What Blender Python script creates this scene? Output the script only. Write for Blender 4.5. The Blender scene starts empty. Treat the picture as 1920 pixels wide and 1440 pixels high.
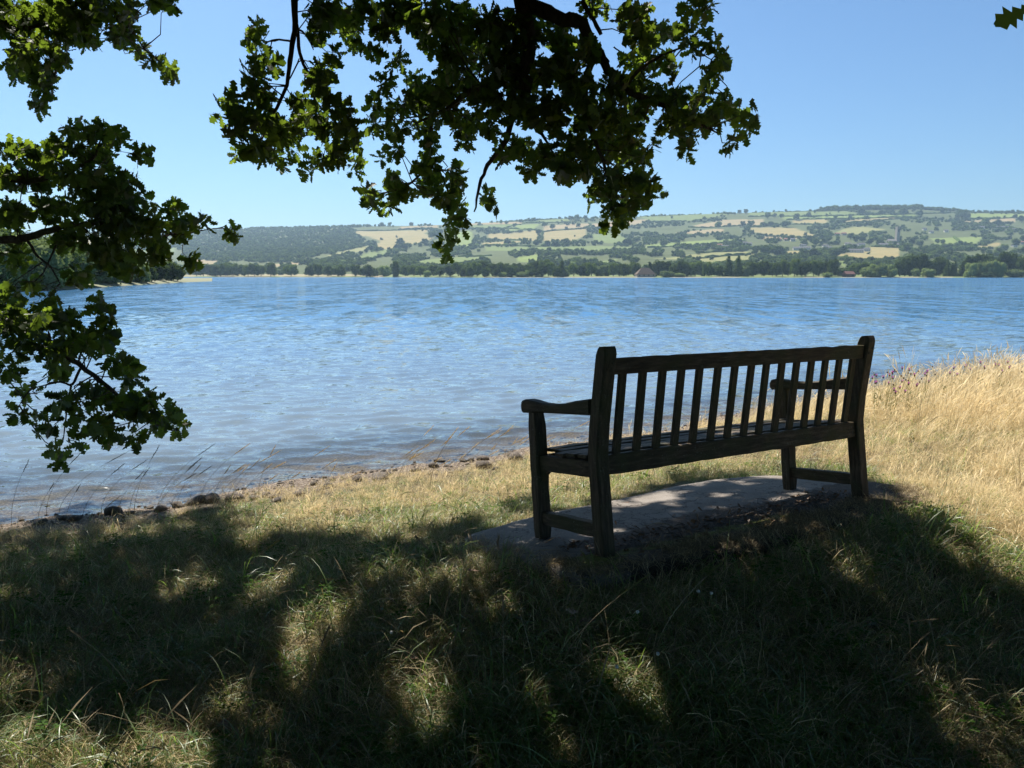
import bpy, math, random
import numpy as np
from mathutils import Vector, Matrix
rng = np.random.default_rng(7); random.seed(7)
S = bpy.context.scene; COL = S.collection

# ------------------------------------------------------------------ camera, sky, sun, exposure
F = 1468.0; CAM_Z = 2.0; HZ = 516.5
TH = math.atan((720 - HZ) / F); CT, ST = math.cos(TH), math.sin(TH)
cam = bpy.data.cameras.new('camera'); cam_o = bpy.data.objects.new('camera', cam); COL.objects.link(cam_o)
cam.sensor_width = 36; cam.lens = F * 36 / 1920; cam.clip_start = 0.05; cam.clip_end = 20000
cam_o.location = (0, 0, CAM_Z); cam_o.rotation_euler = (math.pi / 2 - TH, 0, 0); S.camera = cam_o
S.render.resolution_x = 1024; S.render.resolution_y = 768
SUN_AZ, SUN_EL = math.radians(-27), math.radians(53)       # azimuth from +Y, clockwise
SUN = Vector((math.sin(SUN_AZ) * math.cos(SUN_EL), math.cos(SUN_AZ) * math.cos(SUN_EL), math.sin(SUN_EL)))
W = bpy.data.worlds.new('World'); S.world = W; W.use_nodes = True
wn = W.node_tree; sky = wn.nodes.new('ShaderNodeTexSky'); sky.sky_type = 'NISHITA'; sky.sun_disc = False
sky.sun_elevation = SUN_EL; sky.sun_rotation = SUN_AZ % (2 * math.pi)
sky.altitude = 0; sky.air_density = 1.0; sky.dust_density = 1.0; sky.ozone_density = 2.2
tint = wn.nodes.new('ShaderNodeMix'); tint.data_type = 'RGBA'; tint.blend_type = 'MULTIPLY'; tint.inputs[0].default_value = 1; tint.inputs[7].default_value = (.55, .79, 1.0, 1)
wn.links.new(sky.outputs[0], tint.inputs[6]); wn.links.new(tint.outputs[2], wn.nodes['Background'].inputs[0]); wn.nodes['Background'].inputs[1].default_value = 0.060
sl = bpy.data.lights.new('sun', 'SUN'); sl.energy = 5.0; sl.angle = math.radians(0.55); sl.color = (1, .945, .85)
so = bpy.data.objects.new('sun', sl); COL.objects.link(so); so.rotation_euler = SUN.to_track_quat('Z', 'Y').to_euler()
so.location = (0, 0, 40)
S.view_settings.view_transform = 'Standard'; S.view_settings.look = 'None'; S.view_settings.gamma = 1
S.view_settings.use_curve_mapping = False; S.view_settings.exposure = 1.1
S.cycles.use_denoising = True; S.cycles.denoising_prefilter = 'ACCURATE'; S.cycles.diffuse_bounces = 6; S.cycles.max_bounces = 8; S.cycles.transparent_max_bounces = 12
S.cycles.sample_clamp_indirect = 6; S.cycles.volume_bounces = 0; S.cycles.caustics_reflective = False
S.cycles.caustics_refractive = False

# ------------------------------------------------------------------ helpers
def ray(px, py):
    fx = (px - 960) / F; fy = (720 - py) / F
    return fx, CT + fy * ST, -ST + fy * CT
def at(px, py, y):                       # world point seen at pixel, at world depth y
    a, b, c = ray(px, py); k = y / b
    return Vector((a * k, y, CAM_Z + c * k))
def on_z(px, py, z=0.0):
    a, b, c = ray(px, py); k = (z - CAM_Z) / c
    return (a * k, b * k)
def project(P):
    P = np.asarray(P, float); x, y, z = P[..., 0], P[..., 1], P[..., 2] - CAM_Z
    fw = y * CT - z * ST; up = y * ST + z * CT
    fw = np.where(np.abs(fw) < 1e-6, 1e-6, fw)
    return 960 + F * x / fw, 720 - F * up / fw, fw
def tag(o, label=None, cat=None, group=None, kind=None):
    if label: o['label'] = label
    if cat: o['category'] = cat
    if group: o['group'] = group
    if kind: o['kind'] = kind
    return o
def link(o, parent=None):
    COL.objects.link(o)
    if parent is not None: o.parent = parent
    return o
def empty(name, loc, rz=0, parent=None):
    o = bpy.data.objects.new(name, None); o.location = loc; o.rotation_euler = (0, 0, rz); o.empty_display_size = .2
    return link(o, parent)
def mesh(name, V, Fc, mat=None, smooth=False):
    m = bpy.data.meshes.new(name); V = np.asarray(V, np.float32)
    if isinstance(Fc, np.ndarray):
        n, k = Fc.shape
        m.vertices.add(len(V)); m.vertices.foreach_set('co', V.ravel())
        m.loops.add(n * k); m.loops.foreach_set('vertex_index', Fc.astype(np.int32).ravel())
        m.polygons.add(n); m.polygons.foreach_set('loop_start', np.arange(0, n * k, k, dtype=np.int32))
        m.polygons.foreach_set('loop_total', np.full(n, k, np.int32)); m.update(calc_edges=True)
    else:
        m.from_pydata([tuple(v) for v in V.tolist()], [], [list(map(int, f)) for f in Fc])
    if mat: m.materials.append(mat)
    if smooth: m.polygons.foreach_set('use_smooth', np.ones(len(m.polygons), bool))
    m.update(); return m
def obj(name, m, parent=None, loc=(0, 0, 0), rot=(0, 0, 0), sc=(1, 1, 1)):
    o = bpy.data.objects.new(name, m); o.location = loc; o.rotation_euler = rot; o.scale = sc
    return link(o, parent)
class MB:
    def __init__(s): s.v = []; s.f = []; s.n = 0
    def add(s, V, Fc):
        V = np.asarray(V, float); s.v.append(V); s.f += [[i + s.n for i in f] for f in Fc]; s.n += len(V)
    def box(s, a, b, bev=0.0):
        x0, y0, z0 = a; x1, y1, z1 = b
        s.loft([[(x0, y0, z), (x1, y0, z), (x1, y1, z), (x0, y1, z)] for z in (z0, z1)])
    def loft(s, rings):
        k = len(rings[0]); V = [p for r in rings for p in r]; f = []
        for i in range(len(rings) - 1):
            for j in range(k):
                f.append([i*k + j, i*k + (j+1) % k, (i+1)*k + (j+1) % k, (i+1)*k + j])
        f.append(list(range(k))[::-1]); f.append([(len(rings)-1)*k + j for j in range(k)])
        s.add(V, f)
    def tube(s, pts, rad, k=6):
        pts = [Vector(p) for p in pts]; rings = []; up = None
        for i, p in enumerate(pts):
            t = (pts[min(i+1, len(pts)-1)] - pts[max(i-1, 0)]).normalized()
            if up is None:
                up = t.orthogonal().normalized()
            up = (up - t * up.dot(t)).normalized(); sd = t.cross(up); r = rad[i]
            rings.append([tuple(p + (up * math.cos(2*math.pi*j/k) + sd * math.sin(2*math.pi*j/k)) * r) for j in range(k)])
        s.loft(rings)
    def build(s, name, mat, parent=None, smooth=False, **kw):
        return obj(name, mesh(name, np.concatenate(s.v), s.f, mat, smooth), parent, **kw)
def poly_mask(x, y, poly):
    x = np.asarray(x, float); y = np.asarray(y, float); r = np.zeros(x.shape, bool); n = len(poly)
    for i in range(n):
        x0, y0 = poly[i]; x1, y1 = poly[(i+1) % n]
        if y0 == y1: continue
        r ^= ((y0 > y) != (y1 > y)) & (x < (x1-x0) * (y-y0) / (y1-y0) + x0)
    return r
def sm(a, b, x):
    t = np.clip((x - a) / (b - a), 0, 1); return t*t*(3-2*t)
_T = np.random.default_rng(3).random((64, 64))
def vnoise(x, y):
    x = np.asarray(x, float); y = np.asarray(y, float)
    xi = np.floor(x).astype(int); yi = np.floor(y).astype(int); fx = x-xi; fy = y-yi
    fx = fx*fx*(3-2*fx); fy = fy*fy*(3-2*fy); g = lambda a, b: _T[a % 64, b % 64]
    return (g(xi, yi)*(1-fx)+g(xi+1, yi)*fx)*(1-fy)+(g(xi, yi+1)*(1-fx)+g(xi+1, yi+1)*fx)*fy
def fbm(x, y, o=4):
    r = 0; a = .5
    for i in range(o): r = r + a*vnoise(x*2**i+i*7.3, y*2**i+i*3.1); a *= .5
    return r

# ------------------------------------------------------------------ materials
class NT:
    def __init__(s, name):
        s.m = bpy.data.materials.new(name); s.m.use_nodes = True; s.t = s.m.node_tree; s.t.nodes.clear()
        s.out = s.n('OutputMaterial')
    def n(s, ty, **kw):
        nd = s.t.nodes.new('ShaderNode' + ty)
        for k, v in kw.items():
            if k in nd.inputs: s.set(nd.inputs[k], v)
            else: setattr(nd, k, v)
        return nd
    def set(s, i, v):
        if hasattr(v, 'is_linked'): s.t.links.new(v, i)
        else: i.default_value = v
    def l(s, a, b): s.t.links.new(a, b)
    def noise(s, scale, vec=None, detail=4, rough=.55, dist=0):
        nd = s.n('TexNoise'); nd.inputs['Scale'].default_value = scale; nd.inputs['Detail'].default_value = detail
        nd.inputs['Roughness'].default_value = rough; nd.inputs['Distortion'].default_value = dist
        if vec is not None: s.l(vec, nd.inputs['Vector'])
        return nd
    def ramp(s, fac, stops, interp='LINEAR'):
        r = s.n('ValToRGB'); r.color_ramp.interpolation = interp; e = r.color_ramp.elements
        while len(e) < len(stops): e.new(.5)
        for el, (p, c) in zip(e, stops): el.position = p; el.color = (*c, 1) if len(c) == 3 else c
        s.l(fac, r.inputs[0]); return r.outputs[0]
    def mix(s, fac, a, b, bt='MIX'):
        m = s.n('Mix', data_type='RGBA', blend_type=bt)
        s.set(m.inputs[0], fac)
        for i, v in ((6, a), (7, b)):
            if isinstance(v, tuple): v = (*v[:3], 1)
            s.set(m.inputs[i], v)
        return m.outputs[2]
    def math(s, op, a, b=0.0, c=None):
        m = s.n('Math', operation=op); s.set(m.inputs[0], a); s.set(m.inputs[1], b)
        if c is not None: s.set(m.inputs[2], c)
        return m.outputs[0]
    def mapr(s, v, a, b, c=0.0, d=1.0):
        m = s.n('MapRange'); s.l(v, m.inputs[0])
        for i, q in enumerate((a, b, c, d)): m.inputs[i+1].default_value = q
        return m.outputs[0]
    def bump(s, h, strength=.5, dist=.01):
        b = s.n('Bump'); b.inputs['Strength'].default_value = strength; b.inputs['Distance'].default_value = dist
        s.l(h, b.inputs['Height']); return b.outputs[0]
    def pr(s, color, rough=.8, normal=None, spec=.3, **kw):
        p = s.n('BsdfPrincipled'); s.set(p.inputs['Base Color'], (*color, 1) if isinstance(color, tuple) else color)
        s.set(p.inputs['Roughness'], rough); p.inputs['Specular IOR Level'].default_value = spec
        if normal is not None: s.l(normal, p.inputs['Normal'])
        for k, v in kw.items(): s.set(p.inputs[k], v)
        s.l(p.outputs[0], s.out.inputs[0]); return p
    def obj(s): return s.n('TexCoord').outputs['Object']
    def pos(s): return s.n('NewGeometry').outputs['Position']

def leaf_like(name, dark, light, trans, tfac=.45, rough=.45, spec=.25, attr=None, gloss=.08, translit=None):
    """thin plant tissue: diffuse + translucent + faint gloss; per-piece colour from a random number"""
    t = NT(name)
    if attr: r = t.n('Attribute', attribute_name=attr).outputs['Fac']
    else: r = t.n('ObjectInfo').outputs['Random']
    r2 = t.math('ADD', t.math('MULTIPLY', r, .7), t.math('MULTIPLY', t.noise(3.0, t.pos(), 2).outputs[0], .45))
    c = t.ramp(r2, [(.15, dark), (.85, light)])
    ct = t.mix(r2, trans, translit or trans)
    d = t.n('BsdfDiffuse'); t.l(c, d.inputs[0]); tr = t.n('BsdfTranslucent'); t.l(ct, tr.inputs[0])
    m1 = t.n('MixShader'); m1.inputs[0].default_value = tfac; t.l(d.outputs[0], m1.inputs[1]); t.l(tr.outputs[0], m1.inputs[2])
    g = t.n('BsdfGlossy'); g.inputs['Roughness'].default_value = rough; g.inputs['Color'].default_value = (1, 1, 1, 1)
    m2 = t.n('MixShader'); m2.inputs[0].default_value = gloss; t.l(m1.outputs[0], m2.inputs[1]); t.l(g.outputs[0], m2.inputs[2])
    t.l(m2.outputs[0], t.out.inputs[0]); return t.m

M = {}
M['oak_leaf'] = leaf_like('oak_leaf', (.014, .026, .007), (.032, .052, .012), (.06, .12, .010), .40, .5, attr='rnd', gloss=.035, translit=(.33, .47, .04))
M['grass_green'] = leaf_like('grass_green', (.05, .095, .02), (.12, .19, .04), (.16, .28, .03), .45, .45, gloss=.05, translit=(.34, .46, .08))
M['grass_mid'] = leaf_like('grass_mid', (.13, .13, .04), (.30, .28, .11), (.34, .36, .08), .42, .5, gloss=.015)
M['grass_straw'] = leaf_like('grass_straw', (.46, .36, .20), (.80, .66, .40), (.76, .60, .33), .46, .5, gloss=.012)
M['grass_brown'] = leaf_like('grass_brown', (.16, .12, .07), (.34, .275, .175), (.2, .14, .06), .3, .5, gloss=.01)
M['weed_leaf'] = leaf_like('weed_leaf', (.03, .07, .012), (.06, .13, .02), (.12, .28, .02), .42, .5, gloss=.004)
M['dead_leaf'] = leaf_like('dead_leaf', (.12, .06, .03), (.30, .18, .09), (.2, .1, .04), .25, .5, gloss=.05)

def m_bark():
    t = NT('bark'); p = t.obj(); mp = t.n('Mapping'); mp.inputs['Scale'].default_value = (1, 1, .35); t.l(p, mp.inputs[0])
    n = t.noise(38, mp.outputs[0], 6, .7, .6); n2 = t.noise(6, p, 3)
    c = t.ramp(n.outputs[0], [(.3, (.03, .022, .015)), (.55, (.11, .08, .055)), (.75, (.20, .165, .12))])
    c = t.mix(t.mapr(n2.outputs[0], .5, .7, 0, .5), c, (.09, .10, .045))
    t.pr(c, .9, t.bump(n.outputs[0], 1.0, .012)); return t.m
M['bark'] = m_bark()

def m_wood(sc=(.12, 1, 1)):
    t = NT('weathered_wood'); p = t.obj(); mp = t.n('Mapping'); mp.inputs['Scale'].default_value = sc; t.l(p, mp.inputs[0])
    g = t.noise(70, mp.outputs[0], 5, .6, .3); big = t.noise(5, p, 4); li = t.noise(90, p, 3, .7); li2 = t.noise(9, p, 3)
    c = t.ramp(g.outputs[0], [(.25, (.022, .015, .010)), (.5, (.070, .049, .030)), (.75, (.17, .125, .082))])
    c = t.mix(t.mapr(big.outputs[0], .42, .62, 0, .7), c, (.058, .060, .022))
    lich = t.math('MULTIPLY', t.mapr(li.outputs[0], .59, .67), t.mapr(li2.outputs[0], .48, .7))
    c = t.mix(t.math('MULTIPLY', lich, .75), c, (.22, .23, .18))
    h = t.math('ADD', g.outputs[0], t.math('MULTIPLY', li.outputs[0], .5))
    t.pr(c, .78, t.bump(h, .9, .004), .3); return t.m
M['wood'] = m_wood(); M['wood_up'] = m_wood((1, 1, .12)); M['wood_side'] = m_wood((1, .12, 1))

def m_slab():
    t = NT('old_concrete'); p = t.pos(); n = t.noise(3, p, 6, .65); f = t.noise(120, p, 3, .7); v = t.n('TexVoronoi'); v.inputs['Scale'].default_value = 90; t.l(p, v.inputs['Vector'])
    c = t.ramp(n.outputs[0], [(.3, (.12, .10, .085)), (.7, (.25, .22, .195))])
    c = t.mix(t.mapr(f.outputs[0], .4, .7, 0, .5), c, (.33, .30, .26))
    mo = t.noise(7, p, 5, .7); mk = t.n('Attribute', attribute_name='moss').outputs['Fac']
    mm = t.mapr(t.math('ADD', mo.outputs[0], mk), .95, 1.1)
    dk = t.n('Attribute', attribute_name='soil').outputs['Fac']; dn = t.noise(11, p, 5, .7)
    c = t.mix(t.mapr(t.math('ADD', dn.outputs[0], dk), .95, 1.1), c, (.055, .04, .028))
    c = t.mix(mm, c, t.ramp(f.outputs[0], [(.3, (.10, .12, .02)), (.7, (.24, .26, .04))]))
    cr = t.n('TexVoronoi', feature='DISTANCE_TO_EDGE'); cr.inputs['Scale'].default_value = 1.6; dp = t.n('VectorMath', operation='ADD'); t.l(p, dp.inputs[0]); t.l(t.noise(6, p, 4).outputs['Color'], dp.inputs[1]); t.l(dp.outputs[0], cr.inputs['Vector'])
    ck = t.mapr(cr.outputs[0], .006, .016, 1, 0); c = t.mix(t.math('MULTIPLY', ck, .8), c, (.04, .03, .022)); grit = t.mapr(v.outputs['Distance'], .15, .3, .35, 0); c = t.mix(grit, c, (.40, .36, .30))
    h = t.math('ADD', f.outputs[0], t.math('MULTIPLY', n.outputs[0], 2)); h = t.math('SUBTRACT', h, t.math('MULTIPLY', ck, 2)); h = t.math('ADD', h, t.math('MULTIPLY', mm, 1.2))
    t.pr(c, .92, t.bump(h, .8, .008)); return t.m
M['slab'] = m_slab()

def m_ground():
    t = NT('earth'); p = t.pos(); n = t.noise(1.2, p, 5, .6); f = t.noise(60, p, 4, .7); m_ = t.noise(9, p, 4, .7)
    c = t.ramp(m_.outputs[0], [(.3, (.045, .035, .02)), (.55, (.12, .09, .05)), (.75, (.22, .17, .09))])
    c = t.mix(t.mapr(n.outputs[0], .45, .6), c, (.09, .09, .03))
    shore = t.n('Attribute', attribute_name='shore').outputs['Fac']
    v = t.n('TexVoronoi'); v.inputs['Scale'].default_value = 38; t.l(p, v.inputs['Vector'])
    peb = t.ramp(t.noise(30, p, 2).outputs[0], [(.3, (.10, .08, .06)), (.5, (.25, .20, .155)), (.7, (.50, .43, .35))])
    peb = t.mix(t.mapr(v.outputs['Distance'], .3, .6), peb, (.12, .085, .06))
    c = t.mix(shore, c, peb)
    h = t.math('SUBTRACT', f.outputs[0], t.math('MULTIPLY', v.outputs['Distance'], 1.5))
    t.pr(c, .9, t.bump(h, .9, .02)); return t.m
M['ground'] = m_ground()

def m_water():
    t = NT('lake_water'); p = t.pos()
    def chop(sx, sy, sc, rot):
        mp = t.n('Mapping'); mp.inputs['Rotation'].default_value = (0, 0, rot); mp.inputs['Scale'].default_value = (sx, sy, 1); t.l(p, mp.inputs[0])
        n = t.noise(sc, mp.outputs[0], 3, .6); v = t.n('VectorMath', operation='SUBTRACT'); t.l(n.outputs['Color'], v.inputs[0]); v.inputs[1].default_value = (.5, .5, .5); return v.outputs[0]
    far = t.n('VectorMath', operation='LENGTH'); t.l(p, far.inputs[0]); dist = far.outputs['Value']
    def addv(a, b):
        v = t.n('VectorMath', operation='ADD'); t.l(a, v.inputs[0]); t.l(b, v.inputs[1]); return v.outputs[0]
    def scl(a, k):
        v = t.n('VectorMath', operation='SCALE'); t.l(a, v.inputs[0]); t.set(v.inputs['Scale'], k); return v.outputs[0]
    fine = scl(chop(.55, 1.3, 14, -.35), t.mapr(dist, 8, 60, .48, .4))
    mid = scl(chop(.45, 1.2, 4.4, -.35), t.mapr(dist, 6, 60, .75, 1.1))
    big = scl(chop(.2, 1.0, .5, -.2), t.mapr(dist, 40, 300, .0, .8))
    # wind: broad lanes of rougher and smoother water
    mpw = t.n('Mapping'); mpw.inputs['Scale'].default_value = (.25, 1, 1); t.l(p, mpw.inputs[0])
    wind = t.mapr(t.noise(.03, mpw.outputs[0], 8, .72).outputs[0], .33, .67, .82, 1.18)
    st1 = scl(chop(.85, .18, 1, -.12), t.math('MULTIPLY', t.mapr(dist, 18, 45), t.mapr(dist, 260, 120, 0, .9)))
    st2 = scl(chop(.30, .022, 1, -.08), t.mapr(dist, 80, 200, 0, 1.1))
    s = scl(addv(addv(addv(fine, mid), big), addv(st1, st2)), wind)
    s2 = t.n('VectorMath', operation='MULTIPLY'); t.l(s, s2.inputs[0]); s2.inputs[1].default_value = (.8, 1, 0)
    nn = addv(t.n('NewGeometry').outputs['Normal'], s2.outputs[0])
    nv = t.n('VectorMath', operation='NORMALIZE'); t.l(nn, nv.inputs[0]); N = nv.outputs[0]
    dep = t.n('Attribute', attribute_name='depth').outputs['Fac']
    fr = t.n('Fresnel'); fr.inputs[0].default_value = 1.333; t.l(N, fr.inputs['Normal'])
    gl = t.n('BsdfGlossy'); gl.inputs['Roughness'].default_value = .06; t.l(N, gl.inputs['Normal']); gl.inputs['Color'].default_value = (1, 1, 1, 1)
    tr = t.n('BsdfTransparent'); tr.inputs[0].default_value = (.80, .80, .70, 1)
    df = t.n('BsdfDiffuse'); t.l(t.mix(t.mapr(dist, 8, 40), (.13, .165, .195), (.040, .130, .26)), df.inputs[0])  # diffuse raised to stand for glare and glitter; near end also pale bed
    body = t.n('MixShader'); t.l(dep, body.inputs[0]); t.l(tr.outputs[0], body.inputs[1]); t.l(df.outputs[0], body.inputs[2])
    mx = t.n('MixShader'); t.l(fr.outputs[0], mx.inputs[0]); t.l(body.outputs[0], mx.inputs[1]); t.l(gl.outputs[0], mx.inputs[2])
    t.l(mx.outputs[0], t.out.inputs[0]); return t.m
M['water'] = m_water()

def m_hill():
    t = NT('hill_fields'); c0 = t.n('Attribute', attribute_name='Col').outputs['Color']; p = t.pos()
    n = t.noise(.02, p, 5, .6); n2 = t.noise(.15, p, 3, .7)
    c = t.mix(t.mapr(n.outputs[0], .35, .65, 0, .35), c0, (.13, .15, .06))
    c = t.mix(t.mapr(n2.outputs[0], .4, .7, 0, .3), c, (.05, .07, .02))
    t.pr(c, .95, None, .1); return t.m
M['hill'] = m_hill()
def m_crown(name, dark, light):
    light = tuple(c*k for c, k in zip(light, (1.5, 1.6, 1.1)))
    t = NT(name); r = t.n('ObjectInfo').outputs['Random']; n = t.noise(.35, t.obj(), 3, .6)
    f = t.math('ADD', t.math('MULTIPLY', r, .6), t.math('MULTIPLY', n.outputs[0], .6))
    c = t.ramp(f, [(.2, dark), (.9, light)]); d = t.n('BsdfDiffuse'); t.l(c, d.inputs[0])
    tr = t.n('BsdfTranslucent'); t.l(t.mix(.5, c, (.12, .16, .02)), tr.inputs[0]); m = t.n('MixShader'); m.inputs[0].default_value = .3
    t.l(d.outputs[0], m.inputs[1]); t.l(tr.outputs[0], m.inputs[2]); t.l(m.outputs[0], t.out.inputs[0]); return t.m
M['crown'] = m_crown('crown_green', (.035, .058, .018), (.085, .115, .035))
M['crown_dark'] = m_crown('crown_dark', (.018, .034, .014), (.045, .065, .022))
M['crown_pale'] = m_crown('crown_pale', (.09, .12, .06), (.17, .20, .10))
M['hedge'] = m_crown('hedge_green', (.03, .05, .018), (.06, .085, .028))
def flat(name, c, rough=.8, sc=8, var=.25):
    t = NT(name); n = t.noise(sc, t.obj(), 4, .65); d = tuple(x*(1-var) for x in c); l_ = tuple(min(1, x*(1+var)) for x in c)
    t.pr(t.ramp(n.outputs[0], [(.3, d), (.7, l_)]), rough, t.bump(n.outputs[0], .3, .01)); return t.m
M['trunk'] = flat('trunk_bark', (.10, .08, .06)); M['render'] = flat('pale_wall', (.62, .58, .5), .8, .6, .1)
M['stone_wall'] = flat('stone_wall', (.34, .30, .25), .9, .8); M['tiles'] = flat('red_tiles', (.26, .12, .08), .8, .5)
M['slate'] = flat('slate_roof', (.13, .12, .12), .7, .5); M['thatch'] = flat('brown_shingles', (.10, .07, .05), .9, 1.0)
M['rust'] = flat('red_sheet_roof', (.19, .085, .065), .7, .7); M['glass'] = flat('window_glass', (.03, .035, .04), .15, 1)
M['purple'] = leaf_like('knapweed_petals', (.25, .04, .20), (.42, .09, .36), (.45, .1, .4), .4, gloss=.02)
M['bract'] = flat('dry_bracts', (.10, .055, .03), .8, 60); M['stem'] = leaf_like('dry_stem', (.16, .11, .05), (.34, .25, .12), (.2, .15, .06), .25, gloss=.05)
def m_stone():
    t = NT('shore_stone'); p = t.obj(); r = t.n('ObjectInfo').outputs['Random']; n = t.noise(14, p, 6, .7)
    c = t.ramp(n.outputs[0], [(.3, (.05, .042, .035)), (.6, (.15, .125, .10)), (.8, (.28, .25, .20))])
    c = t.mix(t.math('MULTIPLY', r, .5), c, (.20, .14, .10)); t.pr(c, .75, t.bump(n.outputs[0], 1, .02), .4); return t.m
M['stone'] = m_stone()
M['petal'] = leaf_like('white_petals', (.5, .5, .48), (.7, .7, .66), (.6, .6, .5), .3, gloss=.03)

# ------------------------------------------------------------------ near ground
BO = Vector((.426, 3.444, CAM_Z - 1.267)); YAW = .567
U = Vector((math.cos(YAW), math.sin(YAW), -.016)).normalized()
Vv = Vector((-math.sin(YAW), math.cos(YAW), -.125)); Vv = (Vv - U * Vv.dot(U)).normalized(); Wv = U.cross(Vv)
def bench_z(x, y): return BO.z - (Wv.x * (x - BO.x) + Wv.y * (y - BO.y)) / Wv.z
def on_bench(px, py):
    a, b, c = ray(px, py); d = Vector((a, b, c)); k = (BO - Vector((0, 0, CAM_Z))).dot(Wv) / d.dot(Wv)
    q = Vector((0, 0, CAM_Z)) + d * k; return q.x, q.y
SH = [on_z(*p) for p in [(-900, 1040), (-300, 1005), (0, 978), (160, 960), (330, 940), (500, 914), (640, 890), (760, 873), (860, 858), (970, 846), (1100, 828), (1300, 792), (1500, 752), (1700, 722), (1920, 700), (2300, 672)]]
SH = sorted([(-40, 0.0), (-12, 3.2)] + SH + [(22, 24), (45, 42)])
shx = np.array([p[0] for p in SH]); shy = np.array([p[1] for p in SH])
def shore_s(x, y):
    w = .12*np.sin(x*2.3) + .07*np.sin(x*5.1+1) + .05*np.sin(x*11.0)
    return (np.interp(x, shx, shy) + w - y) * .86
SLAB_PX = [(862, 1004), (930, 986), (1000, 966), (1130, 941), (1250, 914), (1340, 897), (1450, 889), (1600, 896), (1716, 912), (1730, 932), (1640, 962), (1400, 1024), (1192, 1062), (1165, 1074), (1110, 1076), (1040, 1064), (960, 1040), (900, 1020)]
SLAB = [on_bench(*p) for p in SLAB_PX]
def slab_dist(x, y):
    x = np.asarray(x, float); y = np.asarray(y, float); d = np.full(x.shape, 99.)
    for i in range(len(SLAB)):
        ax, ay = SLAB[i]; bx, by = SLAB[(i+1) % len(SLAB)]; ex, ey = bx-ax, by-ay
        t = np.clip(((x-ax)*ex+(y-ay)*ey)/(ex*ex+ey*ey), 0, 1); d = np.minimum(d, np.hypot(x-ax-t*ex, y-ay-t*ey))
    return np.where(poly_mask(x, y, SLAB), -d, d)
def ground_z(x, y):
    x = np.asarray(x, float); y = np.asarray(y, float); s = shore_s(x, y)
    z = np.where(s > 0, .05*np.minimum(s, 1)+.17*sm(.6, 2.6, s) + .022*np.clip(s, 0, 12), np.maximum(-.10*-s, -2.5))
    z = z + (.07*(fbm(x*1.1+5, y*1.1)-.47) + .05*(fbm(x*3.7, y*3.7, 3)-.45))*sm(.2, 2.0, s)
    d = slab_dist(x, y); zb = bench_z(x, y)
    # the mound: flush in front of the slab, lower behind it
    front = (x-BO.x)*Vv.x + (y-BO.y)*Vv.y
    drop = .03 + .05*sm(.35, -.15, front)*sm(2.2, -.2, (x-BO.x)*U.x+(y-BO.y)*U.y)
    w = sm(1.5, .0, d)
    return z*(1-w) + (np.minimum(zb, 1.0)-drop)*w
gx = np.concatenate([np.linspace(-40, -9, 40)[:-1], np.linspace(-9, 11, 320), np.linspace(11, 45, 40)[1:]])
gy = np.concatenate([np.linspace(-14, 0, 30)[:-1], np.linspace(0, 20, 320), np.linspace(20, 60, 40)[1:]])
X, Y = np.meshgrid(gx, gy); Z = ground_z(X, Y)
V = np.stack([X, Y, Z], -1).reshape(-1, 3); nx_, ny_ = len(gx), len(gy)
i = np.arange(ny_-1)[:, None]*nx_ + np.arange(nx_-1)[None]; Fc = np.stack([i, i+1, i+nx_+1, i+nx_], -1).reshape(-1, 4)
gm = mesh('ground', V, Fc, M['ground'], True)
a = gm.attributes.new('shore', 'FLOAT', 'POINT'); s_ = shore_s(X, Y).ravel(); a.data.foreach_set('value', (sm(.85, .35, s_+.3*(fbm(X*4, Y*4).ravel()-.5))).astype(np.float32))
tag(obj('ground', gm), kind='structure')

# slab
sd = MB(); n = 64; ring = []
for k in range(len(SLAB)):
    ax, ay = SLAB[k]; bx, by = SLAB[(k+1) % len(SLAB)]
    for q in range(6):
        t_ = q/6; ring.append((ax+(bx-ax)*t_, ay+(by-ay)*t_))
ring = np.array(ring); rs = ring.copy()
for _ in range(4): rs = (np.roll(rs, 1, 0)+rs*2+np.roll(rs, -1, 0))/4
rs += (np.stack([fbm(rs[:, 0]*6, rs[:, 1]*6), fbm(rs[:, 0]*6+9, rs[:, 1]*6)], 1)-.47)*.05
cx, cy = on_bench(1300, 960); cen = np.array([cx, cy]); VV = []; nr = 26
for k in range(nr):
    f_ = (k+.3)/(nr-.7) if k < nr else 1; q = cen+(rs-cen)*f_
    z = bench_z(q[:, 0], q[:, 1]) + .012*(fbm(q[:, 0]*5, q[:, 1]*5)-.47) + .006*(fbm(q[:, 0]*22, q[:, 1]*22)-.47)
    if k == nr-1: z -= .018
    VV.append(np.column_stack([q, z]))
VV[-2] = np.column_stack([cen+(rs-cen)*.985, bench_z(*(cen+(rs-cen)*.985).T)-.003])
for dz, g_ in ((.09, 1.004), (.24, .99)):
    q = cen+(rs-cen)*g_; VV.append(np.column_stack([q+(fbm(q[:, 0]*9, q[:, 1]*9)[:, None]-.47)*.03, bench_z(q[:, 0], q[:, 1])-dz]))
nn_ = len(rs); Vs = np.concatenate(VV+[np.array([[cx, cy, bench_z(cx, cy)]])]); fs = []
for k in range(len(VV)-1):
    for j in range(nn_): fs.append([k*nn_+j, k*nn_+(j+1) % nn_, (k+1)*nn_+(j+1) % nn_, (k+1)*nn_+j])
for j in range(nn_): fs.append([len(Vs)-1, (j+1) % nn_, j])
smh = mesh('concrete_slab', Vs, [f[::-1] for f in fs], M['slab'], True)
fr_ = (Vs[:, 0]-BO.x)*Vv.x+(Vs[:, 1]-BO.y)*Vv.y; al = (Vs[:, 0]-BO.x)*U.x+(Vs[:, 1]-BO.y)*U.y
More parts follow.
